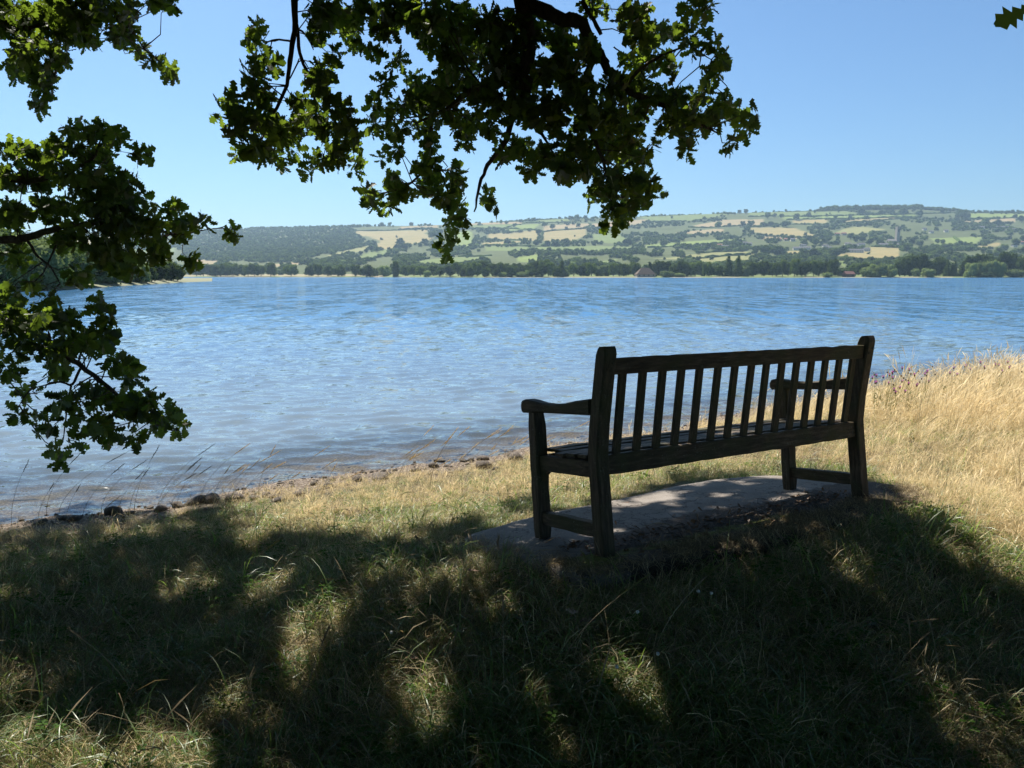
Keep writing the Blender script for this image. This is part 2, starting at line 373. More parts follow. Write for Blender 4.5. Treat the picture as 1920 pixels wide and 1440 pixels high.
soil = .72*sm(.52, .24, fr_+.05*np.sin(al*5))*sm(-.22, .12, al)+.25*sm(.1, -.1, fr_); moss = .58*np.exp(-((fr_+.03)/.13)**2)*sm(1.7, 1.2, al)*sm(-.45, -.1, al)
mx_, my_ = on_bench(1110, 1052); moss += .45*np.exp(-((Vs[:, 0]-mx_)**2+(Vs[:, 1]-my_)**2)/.02)
moss += .25*np.exp(-((fr_-.35)/.1)**2-((al+.25)/.2)**2)
for nm, vals in (('soil', soil), ('moss', moss)):
    a = smh.attributes.new(nm, 'FLOAT', 'POINT'); a.data.foreach_set('value', vals.astype(np.float32))
tag(obj('concrete_slab', smh), 'worn grey concrete slab under the wooden bench with mossy edge', 'slab')

# ------------------------------------------------------------------ lake
waves = []
wr = np.random.default_rng(11)
for k in range(60):
    lam = .12*(6.5**wr.random()); th = -1.22 + wr.normal(0, .38); kk = 2*math.pi/lam
    waves.append((kk*math.cos(th), kk*math.sin(th), .0036*lam**.85, wr.random()*6.28))
def wave_h(x, y, cell):
    z = np.zeros_like(x)
    for kx, ky, a_, ph in waves:
        lam = 2*math.pi/math.hypot(kx, ky); w = sm(1.3, 2.8, lam/cell)
        f_ = np.sin(kx*x+ky*y+ph + .35*np.sin(.6*x+.9*y+ph)); z += a_*w*(f_ + .35*f_*f_)
    return z
nyw, nxw = 440, 560
yy = 3.2*np.exp(np.linspace(0, math.log(75/3.2), nyw)); uu = np.linspace(-1.15, 1.15, nxw)
Yw = np.repeat(yy[:, None], nxw, 1); Xw = uu[None]*(Yw*1.0 + 1.0)
cell = np.maximum(Yw*.0072, Yw*2.3/nxw); am = .55+.8*fbm(Xw*.25+3, Yw*.4)
sW = shore_s(Xw, Yw)
Zw = wave_h(Xw, Yw, cell)*am*sm(.0, 1.2, -sW+.25)*sm(75, 50, Yw)*1.15
V1 = np.stack([Xw, Yw, Zw], -1).reshape(-1, 3); i = np.arange(nyw-1)[:, None]*nxw+np.arange(nxw-1)[None]
F1 = np.stack([i, i+1, i+nxw+1, i+nxw], -1).reshape(-1, 4)
keep = (sW.ravel()[F1] < .45).any(1); F1 = F1[keep]
# outer sheet
e0 = len(V1); x_l, x_r = Xw[-1, 0], Xw[-1, -1]
outer = [(x_l, 75, 0), (x_r, 75, 0), (3800, 1500, 0), (-3800, 1500, 0), (Xw[0, 0], 3.2, 0), (-3800, 3.2, 0), (Xw[0, -1], 3.2, 0), (3800, 3.2, 0)]
V1 = np.concatenate([V1, np.array(outer)]); F1 = np.concatenate([F1, np.array([[e0, e0+1, e0+2, e0+3], [e0+4, e0, e0+3, e0+5], [e0+1, e0+6, e0+7, e0+2]])])
wm = mesh('lake', V1, F1, M['water'], True)
a = wm.attributes.new('depth', 'FLOAT', 'POINT'); dv = np.ones(len(V1)); dv[:e0] = sm(-.2, 3.0, -sW.ravel()); a.data.foreach_set('value', dv.astype(np.float32))
tag(obj('lake', wm), kind='structure')

# ------------------------------------------------------------------ far terrain: shore plain, hill fields, ridge
RX = np.array([-2200, -600, 0, 340, 400, 500, 600, 700, 850, 900, 1000, 1100, 1200, 1300, 1400, 1500, 1550, 1700, 1800, 1920, 2300, 4000])
RY = np.array([470, 452, 440, 437, 434, 431, 429, 427, 424, 421, 415, 412, 409, 405, 402, 400, 396, 394, 400, 403, 405, 440])
DS = lambda px: np.interp(px, [0, 380, 700, 900, 1400, 1920, 2600], [1080, 1020, 900, 760, 740, 740, 740])     # distance of the far shore
DR = lambda px: np.interp(px, [0, 380, 650, 1000, 1500, 1920], [3600, 3400, 3100, 3000, 2900, 2800])
def t_of(px, py):                        # pixel -> 0..1 way up the hillside
    pr = HZ - np.interp(px, RX, RY); q = np.clip((HZ - py)/pr, 0, 1.02); return .10 + .90*q**1.15
def hill_point(px, py):
    t = t_of(px, py); d = DS(px) + t*(DR(px)-DS(px)); return hill_from(px, d)
def hill_from(px, d):
    """px gives the azimuth, d the depth along +Y; returns x, y, z"""
    px = np.asarray(px, float); ds, dr = DS(px), DR(px); t = (d-ds)/(dr-ds); pr = HZ-np.interp(px, RX, RY)
    q = np.where(t > .10, np.clip((t-.10)/.90, 0, 1)**(1/1.15), 0)
    shore = 1.1*sm(0, .012, t) + (CAM_Z-1.1)*sm(.0, .12, t)
    z = shore + q*pr*d*1.0/F*1.0
    z = np.where(t < 0, -3*sm(0, -.05, t), z) - np.where(t > 1, (t-1)*420, 0)
    x = (px-960)/F*d
    z = z + (fbm(x/210.+7, d/210.)-.47)*13*sm(.12, .3, t)*sm(1.05, .9, t)
    return x, d, z
TAN, PINK, GRN, BGR, PTG = (.27, .21, .09), (.29, .215, .12), (.125, .160, .045), (.165, .21, .05), (.21, .20, .075)
FIELDS = [
 ([(666,436),(807,432),(799,441),(815,449),(790,457),(750,462),(735,468),(707,466),(716,452),(690,445),(672,443)],TAN),
 ([(658,487),(698,474),(736,466),(723,479),(665,492)],GRN),([(615,483),(660,468),(700,460),(690,470),(640,480)],PTG),
 ([(372,488),(423,488),(415,495),(372,499)],PINK),([(515,494),(570,489),(570,496),(520,500)],PINK),
 ([(755,427),(822,425),(822,430),(750,431)],PINK),([(855,440),(880,436),(889,441),(886,456),(880,463),(855,464)],BGR),
 ([(877,426),(961,422),(947,431),(890,432)],GRN),([(964,426),(1012,423),(1000,432),(953,435)],BGR),
 ([(916,440),(1010,433),(1006,453),(985,450),(916,447)],TAN),([(1017,436),(1099,431),(1096,441),(1071,453),(1017,453)],TAN),
 ([(1020,426),(1102,420),(1094,429),(1017,434)],PINK),([(1102,421),(1211,413),(1192,423),(1113,430)],PINK),
 ([(980,418),(1068,413),(1068,419),(980,422)],GRN),([(882,421),(980,418),(980,421),(882,425)],PINK),
 ([(1195,409),(1324,403),(1366,404),(1282,416),(1217,418)],GRN),([(1107,440),(1152,437),(1170,447),(1170,457),(1113,456)],GRN),
 ([(905,457),(986,453),(953,461),(905,461)],TAN),([(910,463),(1029,464),(1178,461),(1209,465),(1085,471),(910,470)],GRN),
 ([(1209,458),(1386,447),(1391,452),(1282,461),(1211,465)],BGR),([(1285,427),(1338,415),(1394,413),(1394,423),(1310,428)],PINK),
 ([(1262,436),(1352,432),(1352,437),(1299,440)],PINK),([(967,484),(1009,478),(1006,492),(972,491)],BGR),
 ([(860,485),(922,482),(888,492),(860,493)],GRN),([(790,492),(880,483),(870,495),(790,500)],GRN),
 ([(1223,487),(1276,481),(1310,478),(1394,472),(1400,492),(1338,495),(1276,488)],PTG),([(1062,500),(1155,489),(1150,495),(1085,503)],GRN),
 ([(1394,401),(1588,400),(1594,405),(1394,408)],GRN),([(1447,409),(1703,405),(1703,408),(1577,413),(1464,415)],BGR),
 ([(1380,415),(1425,413),(1415,424),(1380,427)],PINK),([(1476,416),(1543,415),(1537,423),(1481,421)],TAN),
 ([(1577,416),(1706,408),(1619,418),(1571,421)],TAN),([(1400,429),(1478,429),(1523,444),(1487,445),(1422,440),(1395,435)],TAN),
 ([(1422,442),(1500,447),(1425,450)],PINK),([(1549,442),(1577,429),(1605,427),(1650,433),(1605,440)],PTG),
 ([(1796,403),(1915,405),(1897,412),(1796,412)],BGR),([(1790,415),(1886,413),(1886,419),(1796,421)],PINK),
 ([(1731,447),(1776,446),(1830,444),(1816,456),(1745,458)],BGR),([(1549,484),(1625,463),(1678,465),(1675,481),(1647,491),(1588,490)],TAN),
 ([(1692,465),(1734,470),(1717,476)],TAN),([(1459,478),(1473,470),(1515,470),(1504,482)],TAN),
 ([(1380,472),(1422,475),(1397,492),(1380,492)],PTG),([(1813,464),(1858,453),(1864,458),(1830,468)],TAN),
 ([(1554,492),(1582,491),(1577,502)],GRN),([(1950,420),(2100,415),(2150,440),(1960,445)],TAN),([(2000,460),(2200,455),(2150,480),(2020,480)],GRN),
 ([(100,450),(220,446),(230,460),(110,466)],TAN),([(240,470),(340,465),(330,480),(250,485)],GRN)]
cpx = np.linspace(-900, 2800, 760); ct = np.concatenate([np.linspace(-.06, 0, 4)[:-1], np.linspace(0, .12, 12)[:-1], np.linspace(.12, 1.0, 165), np.linspace(1.02, 1.6, 10)])
PX, TT = np.meshgrid(cpx, ct); D = DS(PX)+TT*(DR(PX)-DS(PX)); hx, hy, hz = hill_from(PX, D)
V = np.stack([hx, hy, hz], -1).reshape(-1, 3); nc = len(cpx); i = np.arange(len(ct)-1)[:, None]*nc+np.arange(nc-1)[None]
hm = mesh('hills', V, np.stack([i, i+1, i+nc+1, i+nc], -1).reshape(-1, 4), M['hill'], True)
q = np.clip((TT-.10)/.90, 0, 1)**(1/1.15); PYr = HZ-q*(HZ-np.interp(PX, RX, RY))
Cc = np.empty(PX.shape+(4,)); Cc[..., 3] = 1; Cc[..., :3] = (.062, .074, .024)
for poly, c in FIELDS: Cc[poly_mask(PX, PYr, poly)] = (*c, 1)
pl = (TT < .11); Cc[pl] = (.15, .18, .07, 1); Cc[pl & (PX < 720)] = (.30, .25, .15, 1); Cc[pl & (TT < .02) & (PX < 700)] = (.12, .15, .06, 1)
Cc[(TT < .004) & (vnoise(PX/40, PX*0) > .45)] = (.30, .24, .17, 1)
ca = hm.color_attributes.new('Col', 'FLOAT_COLOR', 'POINT'); ca.data.foreach_set('color', Cc.astype(np.float32).ravel())
tag(obj('hills', hm), kind='structure')
# wooded headland on the left
hlx = [(-700, 590), (-300, 575), (-120, 562), (0, 549), (80, 545), (170, 540), (240, 535.5), (300, 532), (345, 529.5), (398, 527.3)]
hp = [on_z(*p) for p in hlx]; hp2 = [(x*1.06-6, y*1.05+8) for x, y in hp]; far_ = [(x*1.0-60, y+330) for x, y in hp]
hp_tip = hp[-1]
def back_row(dy, dx, z): return [(x*(y+dy)/y-dx*min(1, (len(hp)-1-i_)/3), y+dy, z if i_ < len(hp)-2 else z*.25) for i_, (x, y) in enumerate(hp)]
rows = [back_row(-2.5, 0, -.5), back_row(0, 0, .05), back_row(3, .3, .3), back_row(9, 1, .7), back_row(25, 4, 1.2), back_row(240, 30, 1.5), back_row(245, 30, -1)]
vv = [p for r in rows for p in r]; k_ = len(hp)
ff = [[r*k_+j, r*k_+j+1, (r+1)*k_+j+1, (r+1)*k_+j] for r in range(len(rows)-1) for j in range(k_-1)]
t = NT('headland_soil'); n1 = t.noise(.3, t.pos(), 4); t.pr(t.ramp(n1.outputs[0], [(.35, (.13, .15, .06)), (.6, (.15, .14, .085))]), .9); M['headland'] = t.m
tag(obj('headland_ground', mesh('headland_ground', vv, ff, M['headland'], True)), kind='structure')

# ------------------------------------------------------------------ tree kits
def ico(sub=1):
    import bmesh
    b = bmesh.new(); bmesh.ops.create_icosphere(b, subdivisions=sub, radius=1); V = np.array([v.co[:] for v in b.verts]); Fa = np.array([[v.index for v in f.verts] for f in b.faces]); b.free(); return V, Fa
I1 = ico(1); I2 = ico(2)
def crown_mesh(name, r, blobs, n_leaf, leaf, mat, seed):
    """blobs: (x,y,z,rx,rz); dense inner cores and many leaf-clump faces scattered on and off them"""
    g = np.random.default_rng(seed); Vs = []; Fs = []; nv = 0
    for (x, y, z, rx, rz) in blobs:
        v, f = I1; n_ = 1+.28*(g.random(len(v))-.5); v = v*n_[:, None]*np.array([rx, rx, rz])*.80+np.array([x, y, z])
        Vs.append(v); Fs.append(f+nv); nv += len(v)
    tot = sum(b[3]**2 for b in blobs)
    for (x, y, z, rx, rz) in blobs:
        n_ = int(n_leaf*rx*rx/tot); d = g.normal(size=(n_, 3)); d /= np.linalg.norm(d, axis=1)[:, None]
        rad = .78+.38*g.random(n_)**1.3; c = d*rad[:, None]*np.array([rx, rx, rz])+np.array([x, y, z])
        nrm = d+g.normal(size=(n_, 3))*.55; nrm /= np.linalg.norm(nrm, axis=1)[:, None]
        a_ = np.cross(nrm, g.normal(size=(n_, 3))); a_ /= np.linalg.norm(a_, axis=1)[:, None]; b_ = np.cross(nrm, a_)
        s_ = leaf*(.6+.8*g.random(n_))[:, None]; s2 = leaf*(.5+.6*g.random(n_))[:, None]
        tri = np.stack([c-a_*s_-b_*s2*.6, c+a_*s_*.9-b_*s2*.5, c+b_*s2+a_*s_*.2], 1).reshape(-1, 3)
        Vs.append(tri); Fs.append(np.arange(len(tri)).reshape(-1, 3)+nv); nv += len(tri)
    m = mesh(name, np.concatenate(Vs), np.concatenate(Fs), mat); return m
def trunk_mesh(name, h, r, limbs, seed):
    b = MB(); g = random.Random(seed); b.tube([(0, 0, -.6), (0, 0, h*.5), (g.uniform(-.3, .3), g.uniform(-.3, .3), h)], [r*1.3, r, r*.6], 6)
    for k in range(limbs):
        a = k*6.28/limbs+g.random(); b.tube([(0, 0, h*.7), (math.cos(a)*h*.5, math.sin(a)*h*.5, h*1.25)], [r*.5, r*.2], 5)
    return mesh(name, np.concatenate(b.v), b.f, M['trunk'], True)
def round_blobs(g, w, h, base, n):
    out = [(0, 0, base+(h-base)*.5, w*.36, (h-base)*.42)]
    for k in range(n):
        a = g.random()*6.28; e = g.random(); rr = w*.5*(.35+.4*math.sin(min(1, .25+e)*2.6)); z = base+(h-base)*(.18+.68*e)
        r_ = w*(.15+.10*g.random()); out.append((math.cos(a)*rr*.9, math.sin(a)*rr*.9, z, r_, r_*.85))
    return out
KIT = {}
g0 = random.Random(5)
for k in range(5):       # broad oaks, unit about 10 m
    KIT['round', k] = (crown_mesh('crown', 5, round_blobs(g0, 10.5, 10, 1.4, 13), 2000, .42, M['crown'], k), trunk_mesh('trunk', 2.6, .35, 3, k))
for k in range(4):
    KIT['dark', k] = (crown_mesh('crown', 5, round_blobs(g0, 8.5, 10, .5, 13), 2000, .42, M['crown_dark'], 20+k), trunk_mesh('trunk', 2.2, .32, 3, k))
for k in range(4):
    KIT['pale', k] = (crown_mesh('crown', 5, round_blobs(g0, 11, 10, .0, 14), 2200, .38, M['crown_pale'], 40+k), trunk_mesh('trunk', 2.0, .32, 3, k))
KIT['poplar', 0] = (crown_mesh('crown', 2, [(g0.uniform(-.3, .3), g0.uniform(-.3, .3), .9+i_*1.0, 1.55-.012*(i_-4)**2*2.2, 1.3) for i_ in range(9)], 1500, .32, M['crown_dark'], 60), trunk_mesh('trunk', 1.6, .25, 0, 9))
for k in range(3):
    bl = [(g0.uniform(-.4, .4), g0.uniform(-.4, .4), 1.2+i_*1.0, (2.7-.25*i_)*(.85+.3*g0.random()), .75) for i_ in range(9)]
    KIT['conifer', k] = (crown_mesh('crown', 3, bl, 1700, .30, M['crown_dark'], 70+k), trunk_mesh('trunk', 2.0, .3, 0, k))
for k in range(3):
    KIT['bush', k] = (crown_mesh('crown', 5, [(0, 0, 4, 4.2, 4.5)]+[(math.cos(a)*3, math.sin(a)*3, 3+2*g0.random(), 2.6, 3) for a in (0, 1.2, 2.4, 3.6, 5)], 1500, .5, M['crown_pale'], 80+k), None)
LOW = []
for k in range(5):
    LOW.append(crown_mesh('wood_crown', 5, round_blobs(g0, 10, 9.5, .6, 6), 260, .85, M['crown'] if k < 3 else M['crown_dark'], 100+k))
LOWP = [crown_mesh('wood_crown', 5, round_blobs(g0, 10, 9.5, .4, 6), 260, .85, M['crown_pale'], 130)]
ORD = ['first', 'second', 'third', 'fourth', 'fifth', 'sixth', 'seventh', 'eighth', 'ninth', 'tenth', 'eleventh', 'twelfth', 'thirteenth', 'fourteenth', 'fifteenth', 'sixteenth', 'seventeenth', 'eighteenth', 'nineteenth', 'twentieth']
def ordinal_labels(items):
    """items: (object, px, look, place); tells alike neighbours apart by counting from the left of a findable place"""
    d = {}
    for o, x, look, place in items: d.setdefault((look, place), []).append((x, o))
    for (look, place), L in d.items():
        L.sort(key=lambda q: q[0])
        for i_, (x, o) in enumerate(L):
            o['label'] = ('%s %s' % (look, place)) if len(L) == 1 else '%s %s, %s from the left' % (look, place, ORD[min(i_, 19)])
KIND_NAME = {'round': 'oak_tree', 'dark': 'dark_tree', 'pale': 'willow_tree', 'poplar': 'poplar_tree', 'conifer': 'conifer_tree', 'bush': 'waterside_bush'}
def far_tree(kind, loc, h, w=None, label='', group=None, detail=True, name=None):
    ks = [k for k in KIT if k[0] == kind]; k = random.choice(ks); cm, tm = KIT[k]
    cat = 'bush' if kind == 'bush' else 'tree'; e = empty(name or KIND_NAME[kind], loc, random.uniform(0, 6.28)); tag(e, label, cat, group)
    base_w = {'round': 10.5, 'dark': 8.5, 'pale': 11, 'poplar': 3.2, 'conifer': 5.4, 'bush': 9}[kind]; sz = h/10; sx = (w/base_w) if w else sz
    if tm is not None: obj('trunk', tm, e, sc=(sx, sx, sz))
    obj('crown', cm, e, sc=(sx, sx, sz)); return e
def instancer(name, pts, rotz, scale, idx, protos, tilt=None, label=None, cat=None):
    """many copies of small meshes as ONE stuff object, by geometry nodes on points"""
    pm = bpy.data.meshes.new(name); pm.vertices.add(len(pts)); pm.vertices.foreach_set('co', np.asarray(pts, np.float32).ravel())
    R = np.zeros((len(pts), 3), np.float32); R[:, 2] = rotz
    if tilt is not None: R[:, :2] = tilt
    sc = np.asarray(scale, np.float32)
    if sc.ndim == 1: sc = np.repeat(sc[:, None], 3, 1)
    a = pm.attributes.new('rot', 'FLOAT_VECTOR', 'POINT'); a.data.foreach_set('vector', R.ravel())
    a = pm.attributes.new('scl', 'FLOAT_VECTOR', 'POINT'); a.data.foreach_set('vector', np.ascontiguousarray(sc).ravel())
    a = pm.attributes.new('pick', 'INT', 'POINT'); a.data.foreach_set('value', np.asarray(idx, np.int32))
    col = bpy.data.collections.new(name + '_pieces')
    for j, p_ in enumerate(protos):
        col.objects.link(bpy.data.objects.new('%s_piece_%02d' % (name, j), p_))
    ng = bpy.data.node_groups.new(name, 'GeometryNodeTree'); ng.interface.new_socket('Geometry', in_out='INPUT', socket_type='NodeSocketGeometry'); ng.interface.new_socket('Geometry', in_out='OUTPUT', socket_type='NodeSocketGeometry')
    N = ng.nodes; gi = N.new('NodeGroupInput'); go = N.new('NodeGroupOutput'); mp = N.new('GeometryNodeMeshToPoints')
    ip = N.new('GeometryNodeInstanceOnPoints'); ci = N.new('GeometryNodeCollectionInfo'); ci.inputs['Collection'].default_value = col
    ci.inputs['Separate Children'].default_value = True; ci.inputs['Reset Children'].default_value = True; ip.inputs['Pick Instance'].default_value = True
    def na(nm, ty):
        q = N.new('GeometryNodeInputNamedAttribute'); q.data_type = ty; q.inputs[0].default_value = nm; return q.outputs[0]
    L = ng.links; L.new(gi.outputs[0], mp.inputs[0]); L.new(mp.outputs[0], ip.inputs['Points']); L.new(ci.outputs[0], ip.inputs['Instance'])
    L.new(na('pick', 'INT'), ip.inputs['Instance Index']); L.new(na('scl', 'FLOAT_VECTOR'), ip.inputs['Scale'])
    er = N.new('FunctionNodeEulerToRotation'); L.new(na('rot', 'FLOAT_VECTOR'), er.inputs[0]); L.new(er.outputs[0], ip.inputs['Rotation'])
    L.new(ip.outputs[0], go.inputs[0])
    o = obj(name, pm); md = o.modifiers.new('scatter', 'NODES'); md.node_group = ng
    return tag(o, label, cat, kind='stuff')

# woods on the hillside
NW = 60000
px = rng.uniform(-250, 2200, NW); t0 = rng.random(NW); py = HZ-1 - t0*(HZ-np.interp(px, RX, RY)+1)
inf = np.zeros(NW, bool)
for poly, c in FIELDS:
    c0 = np.mean(poly, 0); inf |= poly_mask(px, py-1.5, [tuple(c0+(np.array(p)-c0)*1.02) for p in poly])
dens = fbm(px/38, py/9, 3); keep = (~inf) & (dens > .40+.04*rng.random(NW))
keep |= inf & (rng.random(NW) < .006)
WOOD1 = [(360, 433), (500, 431), (600, 429), (665, 434), (672, 442), (690, 452), (660, 464), (620, 478), (560, 490), (500, 492), (450, 490), (350, 488)]
inw = poly_mask(px, py, WOOD1); keep = (keep & ~inw & (rng.random(NW) < .55)) | (inw & (rng.random(NW) < .95))
px, py = px[keep], py[keep]; inw = inw[keep]; hx, hy, hz = hill_point(px, py); n_ = len(px)
scl = (.55+.55*rng.random(n_)) * np.where(inw, .95, 1.0); scv = np.stack([scl*(1+.3*rng.random(n_)), scl*(1+.3*rng.random(n_)), scl*(.8+.35*rng.random(n_))], 1)
instancer('hillside_woodland', np.stack([hx, hy, hz-.6], 1), rng.random(n_)*6.28, scv, np.where(rng.random(n_) < .06, 5, rng.integers(0, 5, n_)), LOW+LOWP)
# ridge-top wood and ridge line trees
rp = []
for x0, x1, hgt, cnt in ((1527, 1712, 1.5, 240), (1712, 1790, 1.1, 70), (480, 700, 1.1, 120), (1780, 1900, .9, 26), (380, 520, .8, 60), (1560, 1920, .7, 30), (-200, 380, 1, 150), (1920, 2300, 1, 100)):
    for _ in range(cnt):
        x_ = random.uniform(x0, x1); q = hill_from(x_, DR(x_)*random.uniform(.985, 1.0)); rp.append((float(q[0]), float(q[1]), float(q[2])-1, hgt*random.uniform(.8, 1.15)))
rp = np.array(rp)
instancer('ridge_woodland', rp[:, :3], rng.random(len(rp))*6.28, rp[:, 3], rng.integers(0, 5, len(rp)), LOW)

# ------------------------------------------------------------------ hedges between the fields
HGL = []
def hedge(pts_px, hgt=2.6, label=None):
    P = []
    for (x0, y0), (x1, y1) in zip(pts_px[:-1], pts_px[1:]):
        nseg = max(2, int(math.hypot(x1-x0, (y1-y0)*3)/4))
        for k in range(nseg): P.append((x0+(x1-x0)*k/nseg, y0+(y1-y0)*k/nseg))
    P.append(pts_px[-1]); P = np.array(P); x, y, z = hill_point(P[:, 0], P[:, 1]); b = MB(); n = len(x)
    hh = 1.35*hgt*(.6+.9*rng.random(n)); ww = 2.4+1.6*rng.random(n); rings = []
    o = np.array([x[0], y[0], z[0]])
    for k in range(n):
        k2 = min(k+1, n-1); k1 = max(k-1, 0); dx, dy = x[k2]-x[k1], y[k2]-y[k1]; l_ = math.hypot(dx, dy)+1e-6; nx, ny = -dy/l_, dx/l_; w_ = ww[k]; h_ = hh[k]
        rings.append([(x[k]-o[0]+nx*w_*a_, y[k]-o[1]+ny*w_*a_, z[k]-o[2]-.8+h_*c_) for a_, c_ in ((-1, 0), (-1.1, .6), (-.5, 1.15), (.5, 1.2), (1.1, .6), (1, 0))])
    b.loft(rings); q = b.build('hedge', M['hedge'], loc=tuple(o)); HGL.append((q, float(P[:, 0].mean()), float(P[:, 1].mean()))); return tag(q, label, 'hedge', 'hedgerows between the hill fields')
HL = 'thin dark green hedgerow between pale fields on the far hillside'
for pts in ([(872,433),(890,432),(947,432),(964,426),(985,421),(1068,420)],[(1000,433),(1017,436),(1099,431),(1113,430),(1192,424),(1217,419)],[(947,432),(1000,433)],[(905,448),(985,451)],
            [(905,462),(953,462),(1029,463)],[(1010,433),(1017,436),(1012,453)],[(1102,420),(1113,430)],[(1394,409),(1447,409),(1594,406),(1703,405)],[(1464,415),(1577,414),(1703,409)],
            [(1394,401),(1588,399)],[(1380,428),(1415,425),(1480,422),(1543,424)],[(1422,441),(1487,446),(1523,445)],[(1790,413),(1897,413)],[(1776,446),(1790,456)],[(1211,465),(1282,462),(1391,453)],
            [(1285,428),(1310,429),(1394,424)],[(1195,409),(1324,403),(1366,404)],[(666,436),(740,433),(807,431)],[(750,431),(822,430)],[(1276,489),(1400,479)],[(1549,485),(1588,490),(1647,492)],
            [(882,420),(980,417),(1068,412)],[(1217,418),(1282,416)],[(790,501),(870,496)],[(860,484),(922,481)],[(1310,478),(1394,471)],[(1625,463),(1678,465),(1734,470)],[(1571,421),(1619,418),(1706,409)],
            [(658,493),(665,493),(723,480)],[(1700,404),(1796,402),(1915,404)]):
    hedge(pts, label=HL)
ordinal_labels([(q, a, 'thin dark %s hedgerow' % ('skyline' if b < 412 else 'upper slope' if b < 428 else 'middle slope' if b < 455 else 'lower slope'),
    'left of the middle oak spray' if a < 850 else 'between the two hanging oak sprays' if a < 1130 else 'above the boathouse and pines' if a < 1400 else 'above the village' if a < 1600 else 'near the church and long building' if a < 1760 else 'at the right edge') for q, a, b in HGL])

# individual trees standing in the fields and hedges
FT = [(950,422,7),(965,430,8),(1000,418,8),(1010,440,10),(1020,428,9),(1035,432,10),(1060,433,6),(1082,430,9),(1110,430,6),(1125,428,9),(1068,417,9),(1080,416,10),(1095,414,7),(940,422,6),(975,419,6),(900,424,6),(890,456,9),
      (930,452,8),(952,462,12),(932,463,5),(1005,462,13),(1025,463,12),(1040,464,12),(1060,460,12),(1172,461,15),(1258,456,6),(1240,462,13),(1400,427,12),(1422,426,9),(1437,427,11),(1465,429,14),(1430,413,12),(1443,411,8),(1456,411,8),
      (1483,416,12),(1505,409,10),(1516,403,6),(1555,415,9),(1582,414,8),(1602,406,14),(1637,408,11),(1680,407,15),(1708,408,12),(1750,403,9),(1787,413,17),(1797,412,10),(1832,425,14),(1853,425,13),(1898,420,13),(1885,413,8),
      (1340,430,12),(1360,427,8),(1385,426,10),(1390,404,9),(1378,403,7),(1330,403,5),(1350,403,4),(1060,412,6),(1070,411,8),(1058,413,5),(1123,411,5),(1200,405,5),(1208,404,6),(940,419,5),(895,420,6),(880,421,7),(872,423,6),
      (760,468,14),(770,465,10),(748,468,12),(753,461,14),(745,478,14),(800,460,12),(812,450,14),(820,448,13),(826,446,14),(560,428,7),(590,427,6),(640,426,8),(720,426,9),(735,426,8),(775,425,8),(800,424,6),(840,424,8),
      (700,472,10),(710,474,11),(680,480,9),(690,476,8),(1690,474,14),(1685,468,10),(1755,457,10),(1745,455,8),(1712,462,14),(1700,458,15),(1640,462,14),(1620,460,12),(1500,482,16),(1520,485,18),(1542,487,12),(1562,482,18),(1570,478,15),
      (1410,480,14),(1430,481,22),(1450,482,24),(1462,480,16),(1545,455,8),(1585,452,12),(1595,455,14),(1608,455,12),(1520,460,12),(1475,455,12),(1508,455,10),(1890,462,16),(1870,470,15),(1905,455,14),(1915,450,16),(1860,482,16),(1915,480,22)]
HTL = []
for k, (x_, y_, h_) in enumerate(FT):
    x, y, z = (float(v) for v in hill_point(x_, y_)); kind = random.choice(['round', 'round', 'dark', 'dark', 'pale']) if k % 3 else 'dark'
    hh = h_*y/F
    o = far_tree(kind, (x, y, z-.3), hh, hh*random.uniform(.95, 1.25), 'small dark round tree standing in a field or hedge on the far hillside', 'trees in the hill fields and hedges', name='hillside_tree')
    place = next(p for xm, p in ((700, 'above the big wood at left'), (790, 'beside the large tan field at left'), (850, 'right of the large tan field'), (960, 'behind the middle oak spray'), (1050, 'right of the middle oak spray'), (1150, 'left of the long oak spray'), (1300, 'above the boathouse'), (1400, 'above the two tall pines'),
        (1480, 'above the village left part'), (1560, 'above the village middle'), (1650, 'above the shed and long building'), (1730, 'around the church'), (1800, 'right of the church'), (9999, 'at the right edge')) if x_ < xm)
    prq = (HZ-y_)/(HZ-float(np.interp(x_, RX, RY))); lvl = 'skyline tree' if prq > .96 else 'upper slope tree' if prq > .72 else 'middle slope tree' if prq > .5 else 'lower slope tree'
    HTL.append((o, x_, ('dark ' if kind == 'dark' else 'pale ' if kind == 'pale' else 'green ')+lvl, place))
ordinal_labels(HTL)

# ------------------------------------------------------------------ far shore trees (px x, base py, height px, width px, kind)
ST_ = []
def st(x, base, h, w, kind, dback=0, label=None): ST_.append((x, base, h, w, kind, dback, label))
for x_ in range(376, 470, 11): st(x_+random.uniform(-3, 3), 518, random.uniform(20, 27), random.uniform(20, 26), random.choice(['round', 'dark', 'round']), 30)
for x_ in (413, 428, 440, 470, 482, 494, 512): st(x_, 516, random.uniform(22, 26), random.uniform(19, 26), 'dark' if x_ % 2 else 'round')
for x_, w_ in ((550, 28), (583, 18), (600, 19), (619, 16), (637, 29)): st(x_, 515.5, 24, w_, 'dark' if x_ % 2 else 'round')
st(669, 517, 23, 22, 'dark'); st(690, 520, 27, 27, 'dark', -25, 'dark full tree standing at the lake edge left of the tall poplar'); st(722, 517, 22, 26, 'pale'); st(708, 517, 18, 16, 'pale')
st(743.5, 518, 31, 14, 'poplar', 0, 'narrow tall poplar on the far lake shore left of centre')
for x_ in (762, 778, 790): st(x_, 517, 20, 22, 'round', 25)
st(803, 521, 14, 16, 'pale'); st(826, 519, 20, 22, 'dark'); st(845, 519, 23, 26, 'dark'); st(815, 518, 22, 20, 'dark', 30)
for x_ in range(862, 1040, 12): st(x_+random.uniform(-4, 4), 518, random.uniform(24, 33), random.uniform(20, 28), random.choice(['round', 'dark', 'dark']), random.uniform(20, 60))
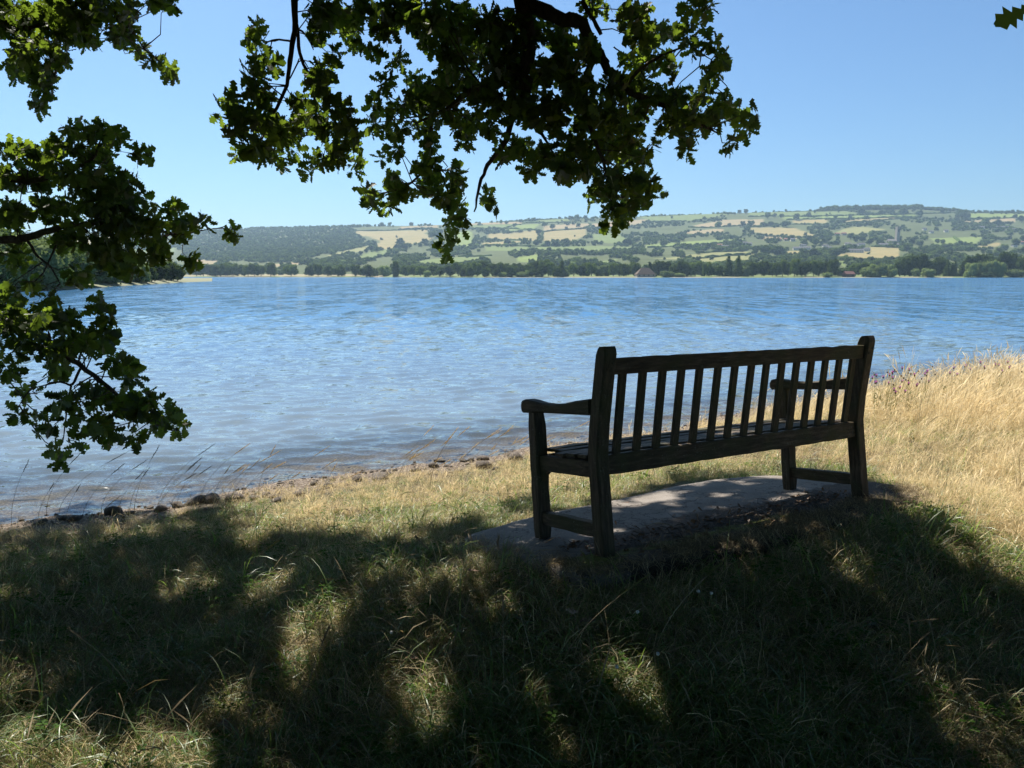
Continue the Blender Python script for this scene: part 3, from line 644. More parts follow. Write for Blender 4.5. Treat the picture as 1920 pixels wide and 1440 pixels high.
for x_, h_, w_ in ((872, 20, 18), (884, 24, 20), (912, 20, 20), (930, 18, 20), (1015, 24, 24), (998, 18, 18), (960, 22, 22)): st(x_, 519, h_, w_, 'dark')
st(943, 520, 12, 18, 'bush'); st(956, 519, 11, 10, 'bush'); st(978, 519, 13, 22, 'bush'); st(1010, 519, 6, 14, 'bush'); st(990, 518, 15, 16, 'pale')
st(1052, 518, 32, 20, 'conifer', 10); st(1045, 518, 24, 20, 'dark'); st(1060, 517, 14, 12, 'pale')
for x_, h_, w_, k_2 in ((1075, 24, 22, 'round'), (1092, 24, 22, 'dark'), (1108, 26, 24, 'round'), (1120, 22, 20, 'pale'), (1135, 26, 22, 'pale'), (1148, 26, 20, 'round'), (1160, 28, 24, 'dark'), (1172, 28, 22, 'dark'), (1187, 28, 26, 'round'), (1100, 30, 24, 'dark'),
                        (1215, 30, 24, 'conifer'), (1228, 34, 22, 'dark'), (1245, 30, 26, 'dark'), (1262, 28, 24, 'dark'), (1280, 28, 22, 'round'), (1275, 34, 26, 'dark'), (1300, 30, 28, 'round'), (1286, 26, 20, 'dark'), (1312, 28, 20, 'pale'), (1322, 28, 20, 'round')):
    st(x_, 517, h_, w_, k_2, random.uniform(-5, 35))
st(1244, 520, 16, 16, 'bush', -5, 'round grey green bush near the lake right of the boathouse'); st(1255, 520, 13, 13, 'bush'); st(1270, 518, 10, 20, 'bush'); st(1060, 517, 10, 12, 'bush')
st(1293, 505, 28, 30, 'dark', 60); st(1341, 516, 24, 24, 'dark'); st(1330, 516, 20, 16, 'round')
st(1362, 516, 42, 21, 'conifer', 0, 'left one of two tall pines above the far lake shore'); st(1380, 516, 43, 20, 'conifer', 0, 'right one of two tall pines above the far lake shore')
for x_ in range(1398, 1560, 11): st(x_+random.uniform(-3, 3), 516, random.uniform(27, 34), random.uniform(18, 24), random.choice(['round', 'dark', 'round']), random.uniform(-5, 25))
st(1546, 521, 13, 16, 'bush', -10, 'small round bush at the water edge left of the shed'); st(1395, 516, 22, 16, 'pale')
for x_, h_ in ((1565, 18), (1598, 26), (1615, 30), (1574, 16)): st(x_, 516, h_, 24, 'dark' if x_ % 2 else 'round', 40)
for x_, h_, w_ in ((1620, 22, 24), (1632, 26, 24), (1645, 28, 24), (1658, 26, 24), (1628, 16, 20), (1667, 20, 18)): st(x_, 521, h_, w_, 'pale', random.uniform(-10, 5))
for x_, h_, w_ in ((1680, 40, 30), (1698, 46, 34), (1715, 48, 34), (1738, 36, 26), (1755, 42, 28)): st(x_, 517, h_, w_, 'dark', random.uniform(5, 25))
st(1709, 517, 18, 16, 'pale', -5); st(1732, 518, 20, 26, 'pale', -5, 'rounded pale willow in front of the tall dark trees on the right')
for x_, h_, w_ in ((1768, 34, 16), (1782, 32, 14), (1795, 30, 14), (1777, 28, 12)): st(x_, 517, h_, w_, 'conifer')
for x_, h_, w_, k_2 in ((1812, 30, 26, 'pale'), (1830, 34, 24, 'pale'), (1848, 38, 28, 'pale'), (1862, 34, 26, 'pale'), (1808, 40, 24, 'dark'), (1825, 44, 28, 'dark'), (1845, 46, 28, 'dark'), (1868, 48, 30, 'dark'), (1888, 50, 30, 'dark'), (1905, 46, 30, 'dark'), (1925, 44, 34, 'dark'), (1945, 44, 30, 'round'), (1970, 40, 34, 'dark'), (2000, 44, 34, 'dark'), (2040, 40, 34, 'round')):
    st(x_, 520 if k_2 == 'pale' else 516, h_, w_, k_2, -8 if k_2 == 'pale' else random.uniform(0, 30))
st(1895, 522, 20, 34, 'bush', -12, 'wide pale bush leaning over the water at the right edge'); st(1840, 521, 16, 30, 'bush', -10)
LAB = {'round': ('mid green rounded tree in the belt along the far shore', 'green trees along the far lake shore'), 'dark': ('dark green full tree in the belt along the far shore', 'dark trees along the far lake shore'),
       'pale': ('pale grey green willow in the belt along the far shore', 'pale willows along the far lake shore'), 'conifer': ('dark pointed conifer among the trees of the far shore', 'conifers along the far lake shore'),
       'bush': ('low rounded bush on the water edge of the far shore', 'bushes on the far water edge'), 'poplar': ('tall poplar', None)}
SHL = []
for (x_, base, h_, w_, kind, back, lab) in ST_:
    ds = float(DS(x_)); y = ds + 14 + back + (14 if base < 518 else 0); y = max(ds+3, y); X0, Y0, Z0 = (float(v) for v in hill_from(x_, y))
    l_, g_ = LAB[kind]; o = far_tree(kind, (X0, Y0, Z0-.2-.07*h_*y/F), h_*y/F, w_*y/F, lab or l_, None if lab else g_)
    if not lab:
        place = next(p for xm, p in ((480, 'at the far left end of the far shore'), (560, 'in the clump left of the spaced shore oaks'), (660, 'on the pale shore strip at left'), (742, 'just left of the tall poplar'), (850, 'just right of the tall poplar'),
            (950, 'below the hanging middle oak spray'), (1045, 'in the dense belt at centre'), (1140, 'midway from centre to the boathouse'), (1206, 'just left of the boathouse'), (1290, 'just right of the boathouse'), (1372, 'beside the two tall pines'),
            (1470, 'right of the two tall pines'), (1584, 'left of the red roofed shed'), (1670, 'right of the red roofed shed'), (1760, 'in the tall dark group behind willows'), (1830, 'past the row of conifers'), (9999, 'at the far right end of the shore')) if x_ < xm)
        SHL.append((o, x_, {'round': 'green round tree', 'dark': 'dark full tree', 'pale': 'pale willow', 'conifer': 'pointed conifer', 'bush': 'low bush', 'poplar': 'poplar'}[kind], place))
ordinal_labels(SHL)
# headland trees
HDL = []
hpx = np.array([p[0] for p in hlx]); hpy = np.array([p[1] for p in hlx])
for k in range(46):
    f_ = k/45; x_ = -180+f_*518; by = float(np.interp(x_, hpx, hpy)); bx, b_y = on_z(x_, by); back = random.uniform(.03, .20) if k % 2 else random.uniform(.02, .06)
    yy_ = b_y*(1+back)+2; xx_ = (x_-960)/F*yy_; top = np.interp(x_, [-200, 0, 100, 180, 260, 330], [420, 428, 438, 462, 480, 490])+random.uniform(0, 22)
    h_ = (by-top)*yy_/F; kind = 'dark' if x_ > 275 else random.choice(['pale', 'pale', 'round'])
    o = far_tree(kind, (xx_, yy_, .6-.09*h_), h_, h_*random.uniform(.9, 1.3), {'dark': 'dark tree crowding the tip of the wooded headland on the left', 'pale': 'grey green willow on the headland behind the oak branches', 'round': 'mid green rounded tree on the headland behind the oak branches'}[kind],
             {'dark': 'dark trees at the tip of the headland', 'pale': 'willows on the headland', 'round': 'green trees on the headland'}[kind])
    HDL.append((o, x_, {'dark': 'dark tree', 'pale': 'grey willow', 'round': 'green tree'}[kind], 'on the headland'+(' at its tip' if x_ > 275 else ' behind the left boughs' if x_ > 130 else ' at the left edge')))
ordinal_labels(HDL)

# ------------------------------------------------------------------ buildings on the far side
def house(px_, py_, w, d, h, rh, wall, roof, label, group=None, rz=0.0, hip=0.0, name='house', cat='house', nwin=3, storeys=1, shore=False):
    if shore: X0, Y0, Z0 = (float(v) for v in hill_from(px_, float(DS(px_))+shore))
    else: X0, Y0, Z0 = (float(v) for v in hill_point(px_, py_))
    e = empty(name, (X0, Y0, Z0-.2), rz); tag(e, label, cat, group)
    b = MB(); b.box((-w/2, -d/2, -1.5), (w/2, d/2, h))
    if not hip: b.add([(-w/2, -d/2, h), (-w/2, d/2, h), (-w/2, 0, h+rh*.93), (w/2, -d/2, h), (w/2, d/2, h), (w/2, 0, h+rh*.93)], [[0, 1, 2], [5, 4, 3]])
    b.build('wall', wall, e); r = MB(); ow, od = w/2+.35, d/2+.5; th = .18
    r.add([(-ow, -od, h-.25), (ow, -od, h-.25), (ow, od, h-.25), (-ow, od, h-.25), (-ow+hip, 0, h+rh), (ow-hip, 0, h+rh), (-ow, -od, h-.25+th), (ow, -od, h-.25+th), (ow, od, h-.25+th), (-ow, od, h-.25+th), (-ow+hip, 0, h+rh+th), (ow-hip, 0, h+rh+th)],
          [[6, 7, 11, 10], [8, 9, 10, 11], [6, 10, 9], [7, 8, 11], [0, 4, 5, 1], [2, 5, 4, 3], [0, 1, 7, 6], [2, 3, 9, 8], [1, 2, 8, 7], [3, 0, 6, 9]])
    ro = r.build('roof', roof, e)
    if name == 'house':
        c = MB(); c.box((w*.3-.4, -.4, h+rh*.5), (w*.3+.4, .4, h+rh+1.1)); c.build('chimney', M['stone_wall'], ro)
    for s_ in range(storeys):
        for k in range(nwin):
            x = (k+.5)/nwin*w-w/2; z0 = 1.0+s_*2.6; wb = MB(); wb.box((x-.55, -d/2-.05, z0), (x+.55, -d/2+.1, z0+1.2)); wb.build('window', M['glass'], e)
    return e
house(1207, 513, 18, 11, 2.6, 6.0, M['stone_wall'], M['thatch'], 'brown roofed boathouse among trees on the far shore', None, .1, 5.5, 'boathouse', 'boathouse', 4, shore=16)
house(1585, 514, 9.5, 6, 3.0, 2.4, M['thatch'], M['rust'], 'small wooden shed with reddish roof on the far shore', None, .25, 0, 'shed', 'shed', 2, shore=14)
HS = [(1488, 467, 22, 'r'), (1505, 467, 18, 'r'), (1498, 464, 16, 's'), (1390, 460, 14, 's'), (1399, 462, 12, 'r'), (1539, 464, 14, 'r'), (1546, 468, 12, 's'), (1580, 460, 14, 'r'), (1592, 463, 16, 's'), (1605, 462, 18, 's'), (1588, 474, 18, 'r'), (1601, 474, 20, 's'),
      (1615, 470, 16, 's'), (1452, 455, 13, 't'), (1466, 454, 12, 't'), (1478, 456, 12, 's'), (1560, 444, 14, 't'), (1572, 443, 14, 't'), (1320, 467, 20, 's'), (1355, 468, 22, 's'), (1345, 465, 16, 't'), (1308, 468, 12, 's'), (1720, 433, 12, 'r'), (1733, 438, 12, 's'),
      (1822, 432, 26, 'r'), (1860, 430, 26, 's'), (1878, 429, 20, 's'), (1905, 457, 24, 't'), (1888, 462, 12, 's'), (1760, 436, 12, 's'), (1885, 436, 12, 'r')]
HOL = []
for k, (x_, y_, w_, c_) in enumerate(HS):
    rf = {'r': M['slate'], 's': M['slate'], 't': M['tiles']}[c_]; wl = M['render'] if c_ in 'rs' else M['stone_wall']
    o = house(x_, y_, w_*.85, 7.5, 4.6, 2.6, wl, rf, {'r': 'white walled house with grey roof', 's': 'white walled house with grey roof', 't': 'stone house with red tiled roof'}[c_],
          'red roofed houses of the village' if c_ == 't' else 'white houses of the village', random.uniform(-.3, .3), 0, 'house', 'house', max(2, int(w_/5)), 2)
    HOL.append((o, x_, ('small ' if w_ < 13 else 'wide ' if w_ > 17 else '')+('red tiled stone house' if c_ == 't' else 'white house'), 'above the boathouse and pines' if x_ < 1410 else 'in the left part of the village' if x_ < 1530 else 'in the village middle' if x_ < 1585 else 'left of the long white building' if x_ < 1640 else 'right of the church' if x_ < 1800 else 'at the right edge'))
ordinal_labels(HOL)
house(1656, 463, 42, 10, 4.2, 3.2, M['render'], M['slate'], 'long low white building beside the tan field on the hillside', None, .05, 0, 'long_building', 'building', 8)
# church tower
X0, Y0, Z0 = (float(v) for v in hill_point(1671, 459)); e = tag(empty('church', (X0, Y0, Z0-.5), .2), 'grey stone church with square pinnacled tower among hillside trees', 'church')
pxm = Y0/F; tw = 3.6; th_ = 32*pxm
b = MB(); b.box((-tw, -tw, -2), (tw, tw, th_)); b.build('tower', M['stone_wall'], e); b = MB()
for sx in (-1, 1):
    for sy in (-1, 1): b.loft([[(sx*tw*.85+a*.5, sy*tw*.85+c*.5, th_-.1) for a, c in ((-1, -1), (1, -1), (1, 1), (-1, 1))], [(sx*tw*.85+a*.08, sy*tw*.85+c*.08, th_+4.5) for a, c in ((-1, -1), (1, -1), (1, 1), (-1, 1))]])
b.build('pinnacles', M['stone_wall'], e)
b = MB(); b.box((-tw-20, -5, -2), (-tw+.02, 5, 7.5)); b.add([(-tw-20, -5, 7.5), (-tw-20, 5, 7.5), (-tw-20, 0, 12), (-tw, -5, 7.5), (-tw, 5, 7.5), (-tw, 0, 12)], [[0, 1, 2], [5, 4, 3], [0, 2, 5, 3], [1, 4, 5, 2]]); b.build('nave', M['stone_wall'], e)
b = MB(); b.box((-1, -tw-.06, th_*.72), (1, -tw+.1, th_*.88)); b.build('window', M['glass'], e)

# ------------------------------------------------------------------ the bench
B = bpy.data.objects.new('bench', None); B.empty_display_size = .2
mw = Matrix(((U.x, Vv.x, Wv.x, BO.x), (U.y, Vv.y, Wv.y, BO.y), (U.z, Vv.z, Wv.z, BO.z), (0, 0, 0, 1))); B.matrix_world = mw; link(B)
tag(B, 'long dark weathered wooden bench with slatted back facing the lake', 'bench')
LB, DB = 1.93, .498
def rbox(b, a, c, r=.006):
    """box with softened long edges, local axes"""
    (x0, y0, z0), (x1, y1, z1) = a, c
    s = [x1-x0, y1-y0, z1-z0]; ax = s.index(max(s)); o = [i_ for i_ in range(3) if i_ != ax]
    lo, hi = [x0, y0, z0], [x1, y1, z1]; rings = []
    n = max(2, int(s[ax]/.06)); 
    for k in range(n+1):
        t_ = k/n; rr = r; ins = r*.7 if k in (0, n) else 0; ring_ = []
        p0, p1 = lo[o[0]]+ins, hi[o[0]]-ins; q0, q1 = lo[o[1]]+ins, hi[o[1]]-ins
        j1, j2 = random.gauss(0, .0010), random.gauss(0, .0010)
        for (pp, qq) in ((p0+rr, q0), (p1-rr, q0), (p1, q0+rr), (p1, q1-rr), (p1-rr, q1), (p0+rr, q1), (p0, q1-rr), (p0, q0+rr)):
            v = [0, 0, 0]; v[ax] = lo[ax]+s[ax]*t_; v[o[0]] = pp+j1; v[o[1]] = qq+j2; ring_.append(tuple(v))
        rings.append(ring_)
    b.loft(rings)
PW = .072
def back_v(w):                           # line of the rear leg: splayed foot, straight, raked back above the seat
    return float(np.interp(w, [0, .30, .46, .60, .96], [0, .010, .014, -.008, -.092]))
for u0 in (0, LB):
    # rear leg
    b = MB(); rings = []; ws = [-.015, .1, .2, .3, .38, .46, .53, .6, .7, .8, .88, .915, .938, .950]
    for w in ws:
        half = .037 if w < .9 else .037*math.sqrt(max(.08, 1-((w-.905)/.052)**2)) if w > .905 else .037
        v0 = back_v(w); r_ = .007; a_, c_ = u0-PW/2, u0+PW/2; y0, y1 = v0-half, v0+half
        rings.append([(a_+r_, y0, w), (c_-r_, y0, w), (c_, y0+r_, w), (c_, y1-r_, w), (c_-r_, y1, w), (a_+r_, y1, w), (a_, y1-r_, w), (a_, y0+r_, w)])
    b.loft(rings); b.build('rear_leg', M['wood_up'], B)
    b = MB(); rbox(b, (u0-PW/2, DB-.034, -.015), (u0+PW/2, DB+.034, .642), .007); b.build('front_leg', M['wood_up'], B)
    b = MB(); rings = []                  # arm rest with scrolled front end
    prof = [(DB+.100, .662, .668), (DB+.098, .648, .692), (DB+.085, .641, .705), (DB+.055, .641, .711), (DB+.0, .641, .705), (DB-.08, .643, .693), (DB-.17, .643, .688), (DB-.27, .642, .693), (DB-.36, .641, .706), (.033, .641, .716)]
    for v_, z0, z1 in prof:
        hw = .034 if v_ > DB-.05 else .029; hw = hw*.85 if v_ > DB+.095 else hw; m_ = .008 if z1-z0 > .02 else .001
        rings.append([(u0-hw, v_, z0+m_), (u0-hw+m_, v_, z0), (u0+hw-m_, v_, z0), (u0+hw, v_, z0+m_), (u0+hw, v_, z1-m_), (u0+hw-m_, v_, z1), (u0-hw+m_, v_, z1), (u0-hw, v_, z1-m_)])
    b.loft(rings); b.build('armrest', M['wood_side'], B)
    b = MB(); rbox(b, (u0-.024, .030, .075), (u0+.024, DB-.034, .142), .004); b.build('low_rail', M['wood_side'], B)
    b = MB(); rbox(b, (u0-.022, .046, .350), (u0+.022, DB-.034, .428), .004); b.build('side_rail', M['wood_side'], B)
    b = MB(); b.loft([[(u0+q, DB-.033, .29), (u0+q, DB-.033, .352), (u0+q, DB-.10, .352), (u0+q, DB-.075, .338), (u0+q, DB-.055, .325), (u0+q, DB-.045, .305)] for q in (-.017, .017)]); b.build('bracket', M['wood_side'], B)
b = MB(); rings = []
for k in range(33):                      # top rail, raked like the back, top edge worn
    u_ = PW/2-.004+(LB-PW+.008)*k/32; z0, z1 = .822, .898+random.gauss(0, .0012); g_ = .003+.002*random.random()
    rings.append([(u_, back_v(.83)-.018, z0), (u_, back_v(.83)+.020, z0), (u_, back_v(.88)+.020, z1-g_), (u_, back_v(.88)+.015, z1), (u_, back_v(.88)-.013, z1), (u_, back_v(.88)-.018, z1-g_)])
b.loft(rings); b.build('top_rail', M['wood'], B)
b = MB(); rbox(b, (PW/2-.004, back_v(.4)-.021, .361), (LB-PW/2+.004, back_v(.4)+.021, .455), .005); b.build('lower_rail', M['wood'], B)
b = MB(); rbox(b, (PW/2-.004, DB-.026, .345), (LB-PW/2+.004, DB+.004, .426), .004); b.build('front_apron', M['wood'], B)
slat = MB(); hs = .822-.447
rings = []
for k in range(7):
    w = .450+(.826-.450)*k/6; v0 = back_v(.45)+(back_v(.83)-back_v(.45))*k/6; rings.append([(-.021, v0-.008, w), (-.019, v0-.010, w), (.019, v0-.010, w), (.021, v0-.008, w), (.021, v0+.008, w), (.019, v0+.010, w), (-.019, v0+.010, w), (-.021, v0+.008, w)])
slat.loft(rings); smesh = mesh('back_slat', np.concatenate(slat.v), slat.f, M['wood_up'])
for k in range(15):
    obj('back_slat', smesh, B, loc=(PW/2+.070+(LB-PW-.14)*k/14, 0, 0), rot=(0, random.gauss(0, .004), random.gauss(0, .02)))
for u0 in (0, LB):
    for w in (.40, .425, .85, .875):
        b = MB(); v0 = back_v(w)-.037; ring = lambda y_, r_: [(u0+.012*(1 if w in (.425, .875) else -1)+math.cos(q)*r_, y_, w+math.sin(q)*r_) for q in np.linspace(0, 6.283, 9)[:-1]]; b.loft([ring(v0+.004, .0065), ring(v0-.002, .0062), ring(v0-.003, .004)]); b.build('peg', M['wood_side'], B)
for k in range(5):
    v0 = .062+k*.091; b = MB(); rbox(b, (-.028 if k < 3 else PW/2-.0, v0, .430+abs(k-2)*.0035), (LB+.028 if k < 3 else LB-PW/2, v0+.076, .453+abs(k-2)*.0035), .005)
    b.build('seat_slat', M['wood'], B)

# ------------------------------------------------------------------ shore stones
def stone_mesh(seed, flat_=.55):
    g = np.random.default_rng(seed); v, f = I2; v = v.copy(); o = g.random(3)*9
    for k in range(5):                   # knock flats into it
        d = g.normal(size=3); d /= np.linalg.norm(d); c = .55+.25*g.random(); pr_ = v@d; v = v-np.outer(np.maximum(pr_-c, 0), d)
    v *= (1+.12*(fbm(v[:, 0]*3+o[0], v[:, 1]*3+v[:, 2]*2)-.5))[:, None]*np.array([1, .75, flat_]); return mesh('stone', v, f, M['stone'], False)
STM = [stone_mesh(k, .45+.2*(k % 3)/2) for k in range(6)]
def gpt(px_, py_):
    """ground point seen at a pixel"""
    a, b_, c = ray(px_, py_); lo, hi = 1.0, 30.0
    for k in np.linspace(1, 25, 500):
        if ground_z(a*k, b_*k) > CAM_Z+c*k: hi = k; break
        lo = k
    k = (lo+hi)/2; return a*k, b_*k, float(ground_z(a*k, b_*k))
STN = []
_sr = random.Random(9)
big = [(823, 866, 13), (905, 877, 19), (968, 862, 18), (712, 899, 20), (668, 902, 14), (560, 930, 13), (520, 940, 14), (1010, 866, 12), (212, 962, 17), (245, 962, 11), (300, 958, 14), (335, 950, 13), (370, 944, 22), (398, 940, 20), (440, 938, 20), (478, 935, 14), (497, 930, 12), (615, 914, 12), (145, 972, 12), (80, 982, 12), (780, 884, 9), (860, 884, 9), (930, 880, 8)]
for _ in range(26):
    q = _sr.uniform(20, 1000); big.append((q, float(np.interp(q, [0, 160, 330, 500, 640, 760, 860, 1000], [982, 966, 946, 922, 899, 882, 868, 850]))+_sr.uniform(-2, 14), _sr.uniform(5, 13)))
for k, (x_, y_, r_) in enumerate(big):
    x, y, z = gpt(x_, y_); rr = r_*y/F*1.12
    o = obj('stone', STM[k % 6], loc=(x, y, z+rr*.15), rot=(random.uniform(-.2, .2), random.uniform(-.2, .2), random.uniform(0, 6)), sc=(rr, rr, rr))
    l_ = ['rounded brown stone standing alone in the shallow water' if k == 0 else 'flat dark stone at the water line left of the bench' if k == 1 else 'rough stone at the water line just left of the bench armrest' if k == 2 else 'long flat pale stone in the middle of the pebble strip' if k == 3 else None][0]
    tag(o, l_ or 'dark rough stone', 'stone', None if l_ else 'dark stones along the water edge')
    if not l_: STN.append((o, x_, ('large' if r_ > 16 else 'small' if r_ < 12 else 'middling')+' shore stone', 'below the lowest oak spray' if x_ < 340 else 'right of the lowest oak spray' if x_ < 530 else 'at centre left' if x_ < 720 else 'near the bench'))
ordinal_labels(STN)
# pebbles (uncountable)
n_ = 2600; xs = rng.uniform(-6, 6, n_*6); ys = rng.uniform(3, 14, n_*6); s_ = shore_s(xs, ys)
k_ = (s_ > -.8) & (s_ < .75) & (rng.random(len(xs)) < np.clip(1-abs(s_-.15)*1.2, 0, 1)); xs, ys = xs[k_][:n_], ys[k_][:n_]
instancer('pebbles', np.stack([xs, ys, ground_z(xs, ys)+.002], 1), rng.random(len(xs))*6.28, .008+.028*rng.random(len(xs))**2.5, rng.integers(0, 6, len(xs)), STM, label='brown and grey pebbles strewn along the water edge')

# ------------------------------------------------------------------ grass
def blades(n, rad, lmin, lmax, wid, lean, curl, seed, segs=4, head=False, wind=(0, 0)):
    """a tuft of curved blades; returns V, F(tris)"""
    g = np.random.default_rng(seed); a = g.random(n)*6.283; r = rad*np.sqrt(g.random(n)); bx, by = r*np.cos(a), r*np.sin(a)
    L = lmin+(lmax-lmin)*g.random(n); d = g.random(n)*6.283; w = wid*(.6+.8*g.random(n)); ln = lean*(.3+1.2*g.random(n)); cu = curl*(.2+1.4*g.random(n))
    dx, dy = np.cos(d)+wind[0], np.sin(d)+wind[1]; nn2 = np.hypot(dx, dy)+1e-6; dx /= nn2; dy /= nn2
    sxv, syv = -dy, dx; tw = g.normal(0, .6, n); P = np.stack([bx, by, np.zeros(n)-.01], 1); ang = ln.copy(); Vv_ = []; 
    for k in range(segs+1):
        t_ = k/segs; ww = w*(1-t_)**.7*(.75+.5*min(1, t_*4)) if not head else w*(.7 if t_ < .7 else 2.6*math.sin(min(1, (t_-.7)/.3)*2.9)+.3)
        if k == segs: ww = w*.03
        ct_, st_ = np.cos(tw*t_), np.sin(tw*t_); sx = np.stack([sxv*ct_, syv*ct_, st_], 1)*ww[:, None]*.5 if hasattr(ww, '__len__') else 0
        Vv_ += [P-sx, P+sx]; step = L/segs
        P = P+np.stack([dx*np.sin(ang), dy*np.sin(ang), np.cos(ang)], 1)*step[:, None]; P[:, 2] = np.maximum(P[:, 2], .006)
        ang = ang+cu*(1+.5*t_)/segs*2
    A = np.stack(Vv_, 1); m = 2*(segs+1); base = np.arange(n)[:, None]*m; F_ = []
    for k in range(segs):
        q = 2*k; F_ += [base+np.array([[q, q+1, q+3]]), base+np.array([[q, q+3, q+2]])]
    return A.reshape(-1, 3), np.concatenate(F_, 0)
def tuft(parts, mats, name='tuft'):
    Vs, Fs, mi, nv = [], [], [], 0
    for (v, f), m_ in zip(parts, mats):
        Vs.append(v); Fs.append(f+nv); nv += len(v); mi += [m_]*len(f)
    m = mesh(name, np.concatenate(Vs), np.concatenate(Fs)); names = ['grass_green', 'grass_mid', 'grass_straw', 'grass_brown', 'weed_leaf']
    for nm in names: m.materials.append(M[nm])
    m.polygons.foreach_set('material_index', np.array(mi, np.int32)); m.update(); return m
T_mat = []    # 0-5 matted shade grass: dry thatch with green through it
for k in range(6):
    T_mat.append(tuft([blades(8, .09, .08, .19, .0028, .85, 1.2, 10+k), blades(13, .09, .08, .19, .0024, .9, 1.1, 30+k), blades(17, .10, .07, .18, .0022, 1.0, .9, 50+k), blades(12, .1, .07, .18, .0024, 1.15, .6, 70+k)], [0, 1, 2, 3]))
T_green = []  # 6-9 lush green
for k in range(4):
    T_green.append(tuft([blades(26, .07, .08, .22, .0036, .5, 1.3, 110+k), blades(5, .07, .08, .2, .003, .6, 1.0, 130+k)], [0, 2]))
T_straw = []  # 10-14 dry sunlit grass
for k in range(5):
    T_straw.append(tuft([blades(26, .09, .10, .28, .0026, .5, .8, 150+k), blades(4, .08, .15, .34, .0026, .25, .5, 180+k, head=True, segs=6), blades(3, .09, .08, .2, .003, .5, 1, 170+k)], [2, 2, 1]))
T_tall = []   # 15-18 tall straw with feathery heads, leaning right
for k in range(4):
    T_tall.append(tuft([blades(16, .10, .25, .50, .0024, .3, .5, 210+k, wind=(.8, .1)), blades(9, .10, .42, .72, .0030, .22, .45, 230+k, head=True, segs=7, wind=(1.3, .2))], [2, 2]))
T_low = []    # 19-20 thin brown thatch
for k in range(2):
    T_low.append(tuft([blades(26, .10, .06, .15, .0026, 1.15, .5, 250+k), blades(10, .1, .05, .12, .0026, .9, .8, 260+k)], [3, 2]))
T_long = []   # 21-23 long single arching green/brown blades
for k in range(3):
    T_long.append(tuft([blades(5, .05, .25, .48, .0036, .45, 1.4, 270+k, segs=7), blades(3, .06, .25, .45, .0016, .5, .9, 280+k, segs=6, head=True)], [0, 3]))
def weed(seed):
    g = random.Random(seed); vs = []; fs = []; nv = 0
    for k in range(9):
        a = g.random()*6.28; r = g.uniform(.01, .07); h = g.uniform(.03, .10); s_ = g.uniform(.008, .017); cx_, cy_ = r*math.cos(a), r*math.sin(a)
        for j in range(3):
            b_ = a+j*2.1; p = [(cx_, cy_, h), (cx_+s_*math.cos(b_-.6), cy_+s_*math.sin(b_-.6), h+.004), (cx_+s_*1.5*math.cos(b_), cy_+s_*1.5*math.sin(b_), h+.002), (cx_+s_*math.cos(b_+.6), cy_+s_*math.sin(b_+.6), h+.004)]
            vs += p; fs += [[nv, nv+1, nv+2], [nv, nv+2, nv+3]]; nv += 4
    return np.array(vs), np.array(fs)
T_weed = [tuft([weed(k), blades(6, .05, .08, .16, .003, .5, 1, 300+k)], [4, 0]) for k in range(3)]  # 24-26
PRO = T_mat+T_green+T_straw+T_tall+T_low+T_long+T_weed
LITG = [on_z(*p, z=.5) for p in [(470, 915), (640, 880), (830, 868), (880, 900), (820, 960), (700, 1010), (560, 1010), (470, 960)]]
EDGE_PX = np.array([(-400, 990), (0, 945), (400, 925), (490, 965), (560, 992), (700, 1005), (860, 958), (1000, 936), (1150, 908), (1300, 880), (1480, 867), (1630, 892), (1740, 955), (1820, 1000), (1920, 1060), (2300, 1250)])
def scatter(n, x0, x1, y0, y1, seed):
    g = np.random.default_rng(seed); x = g.uniform(x0, x1, n); y = g.uniform(y0, y1, n); return x, y, g
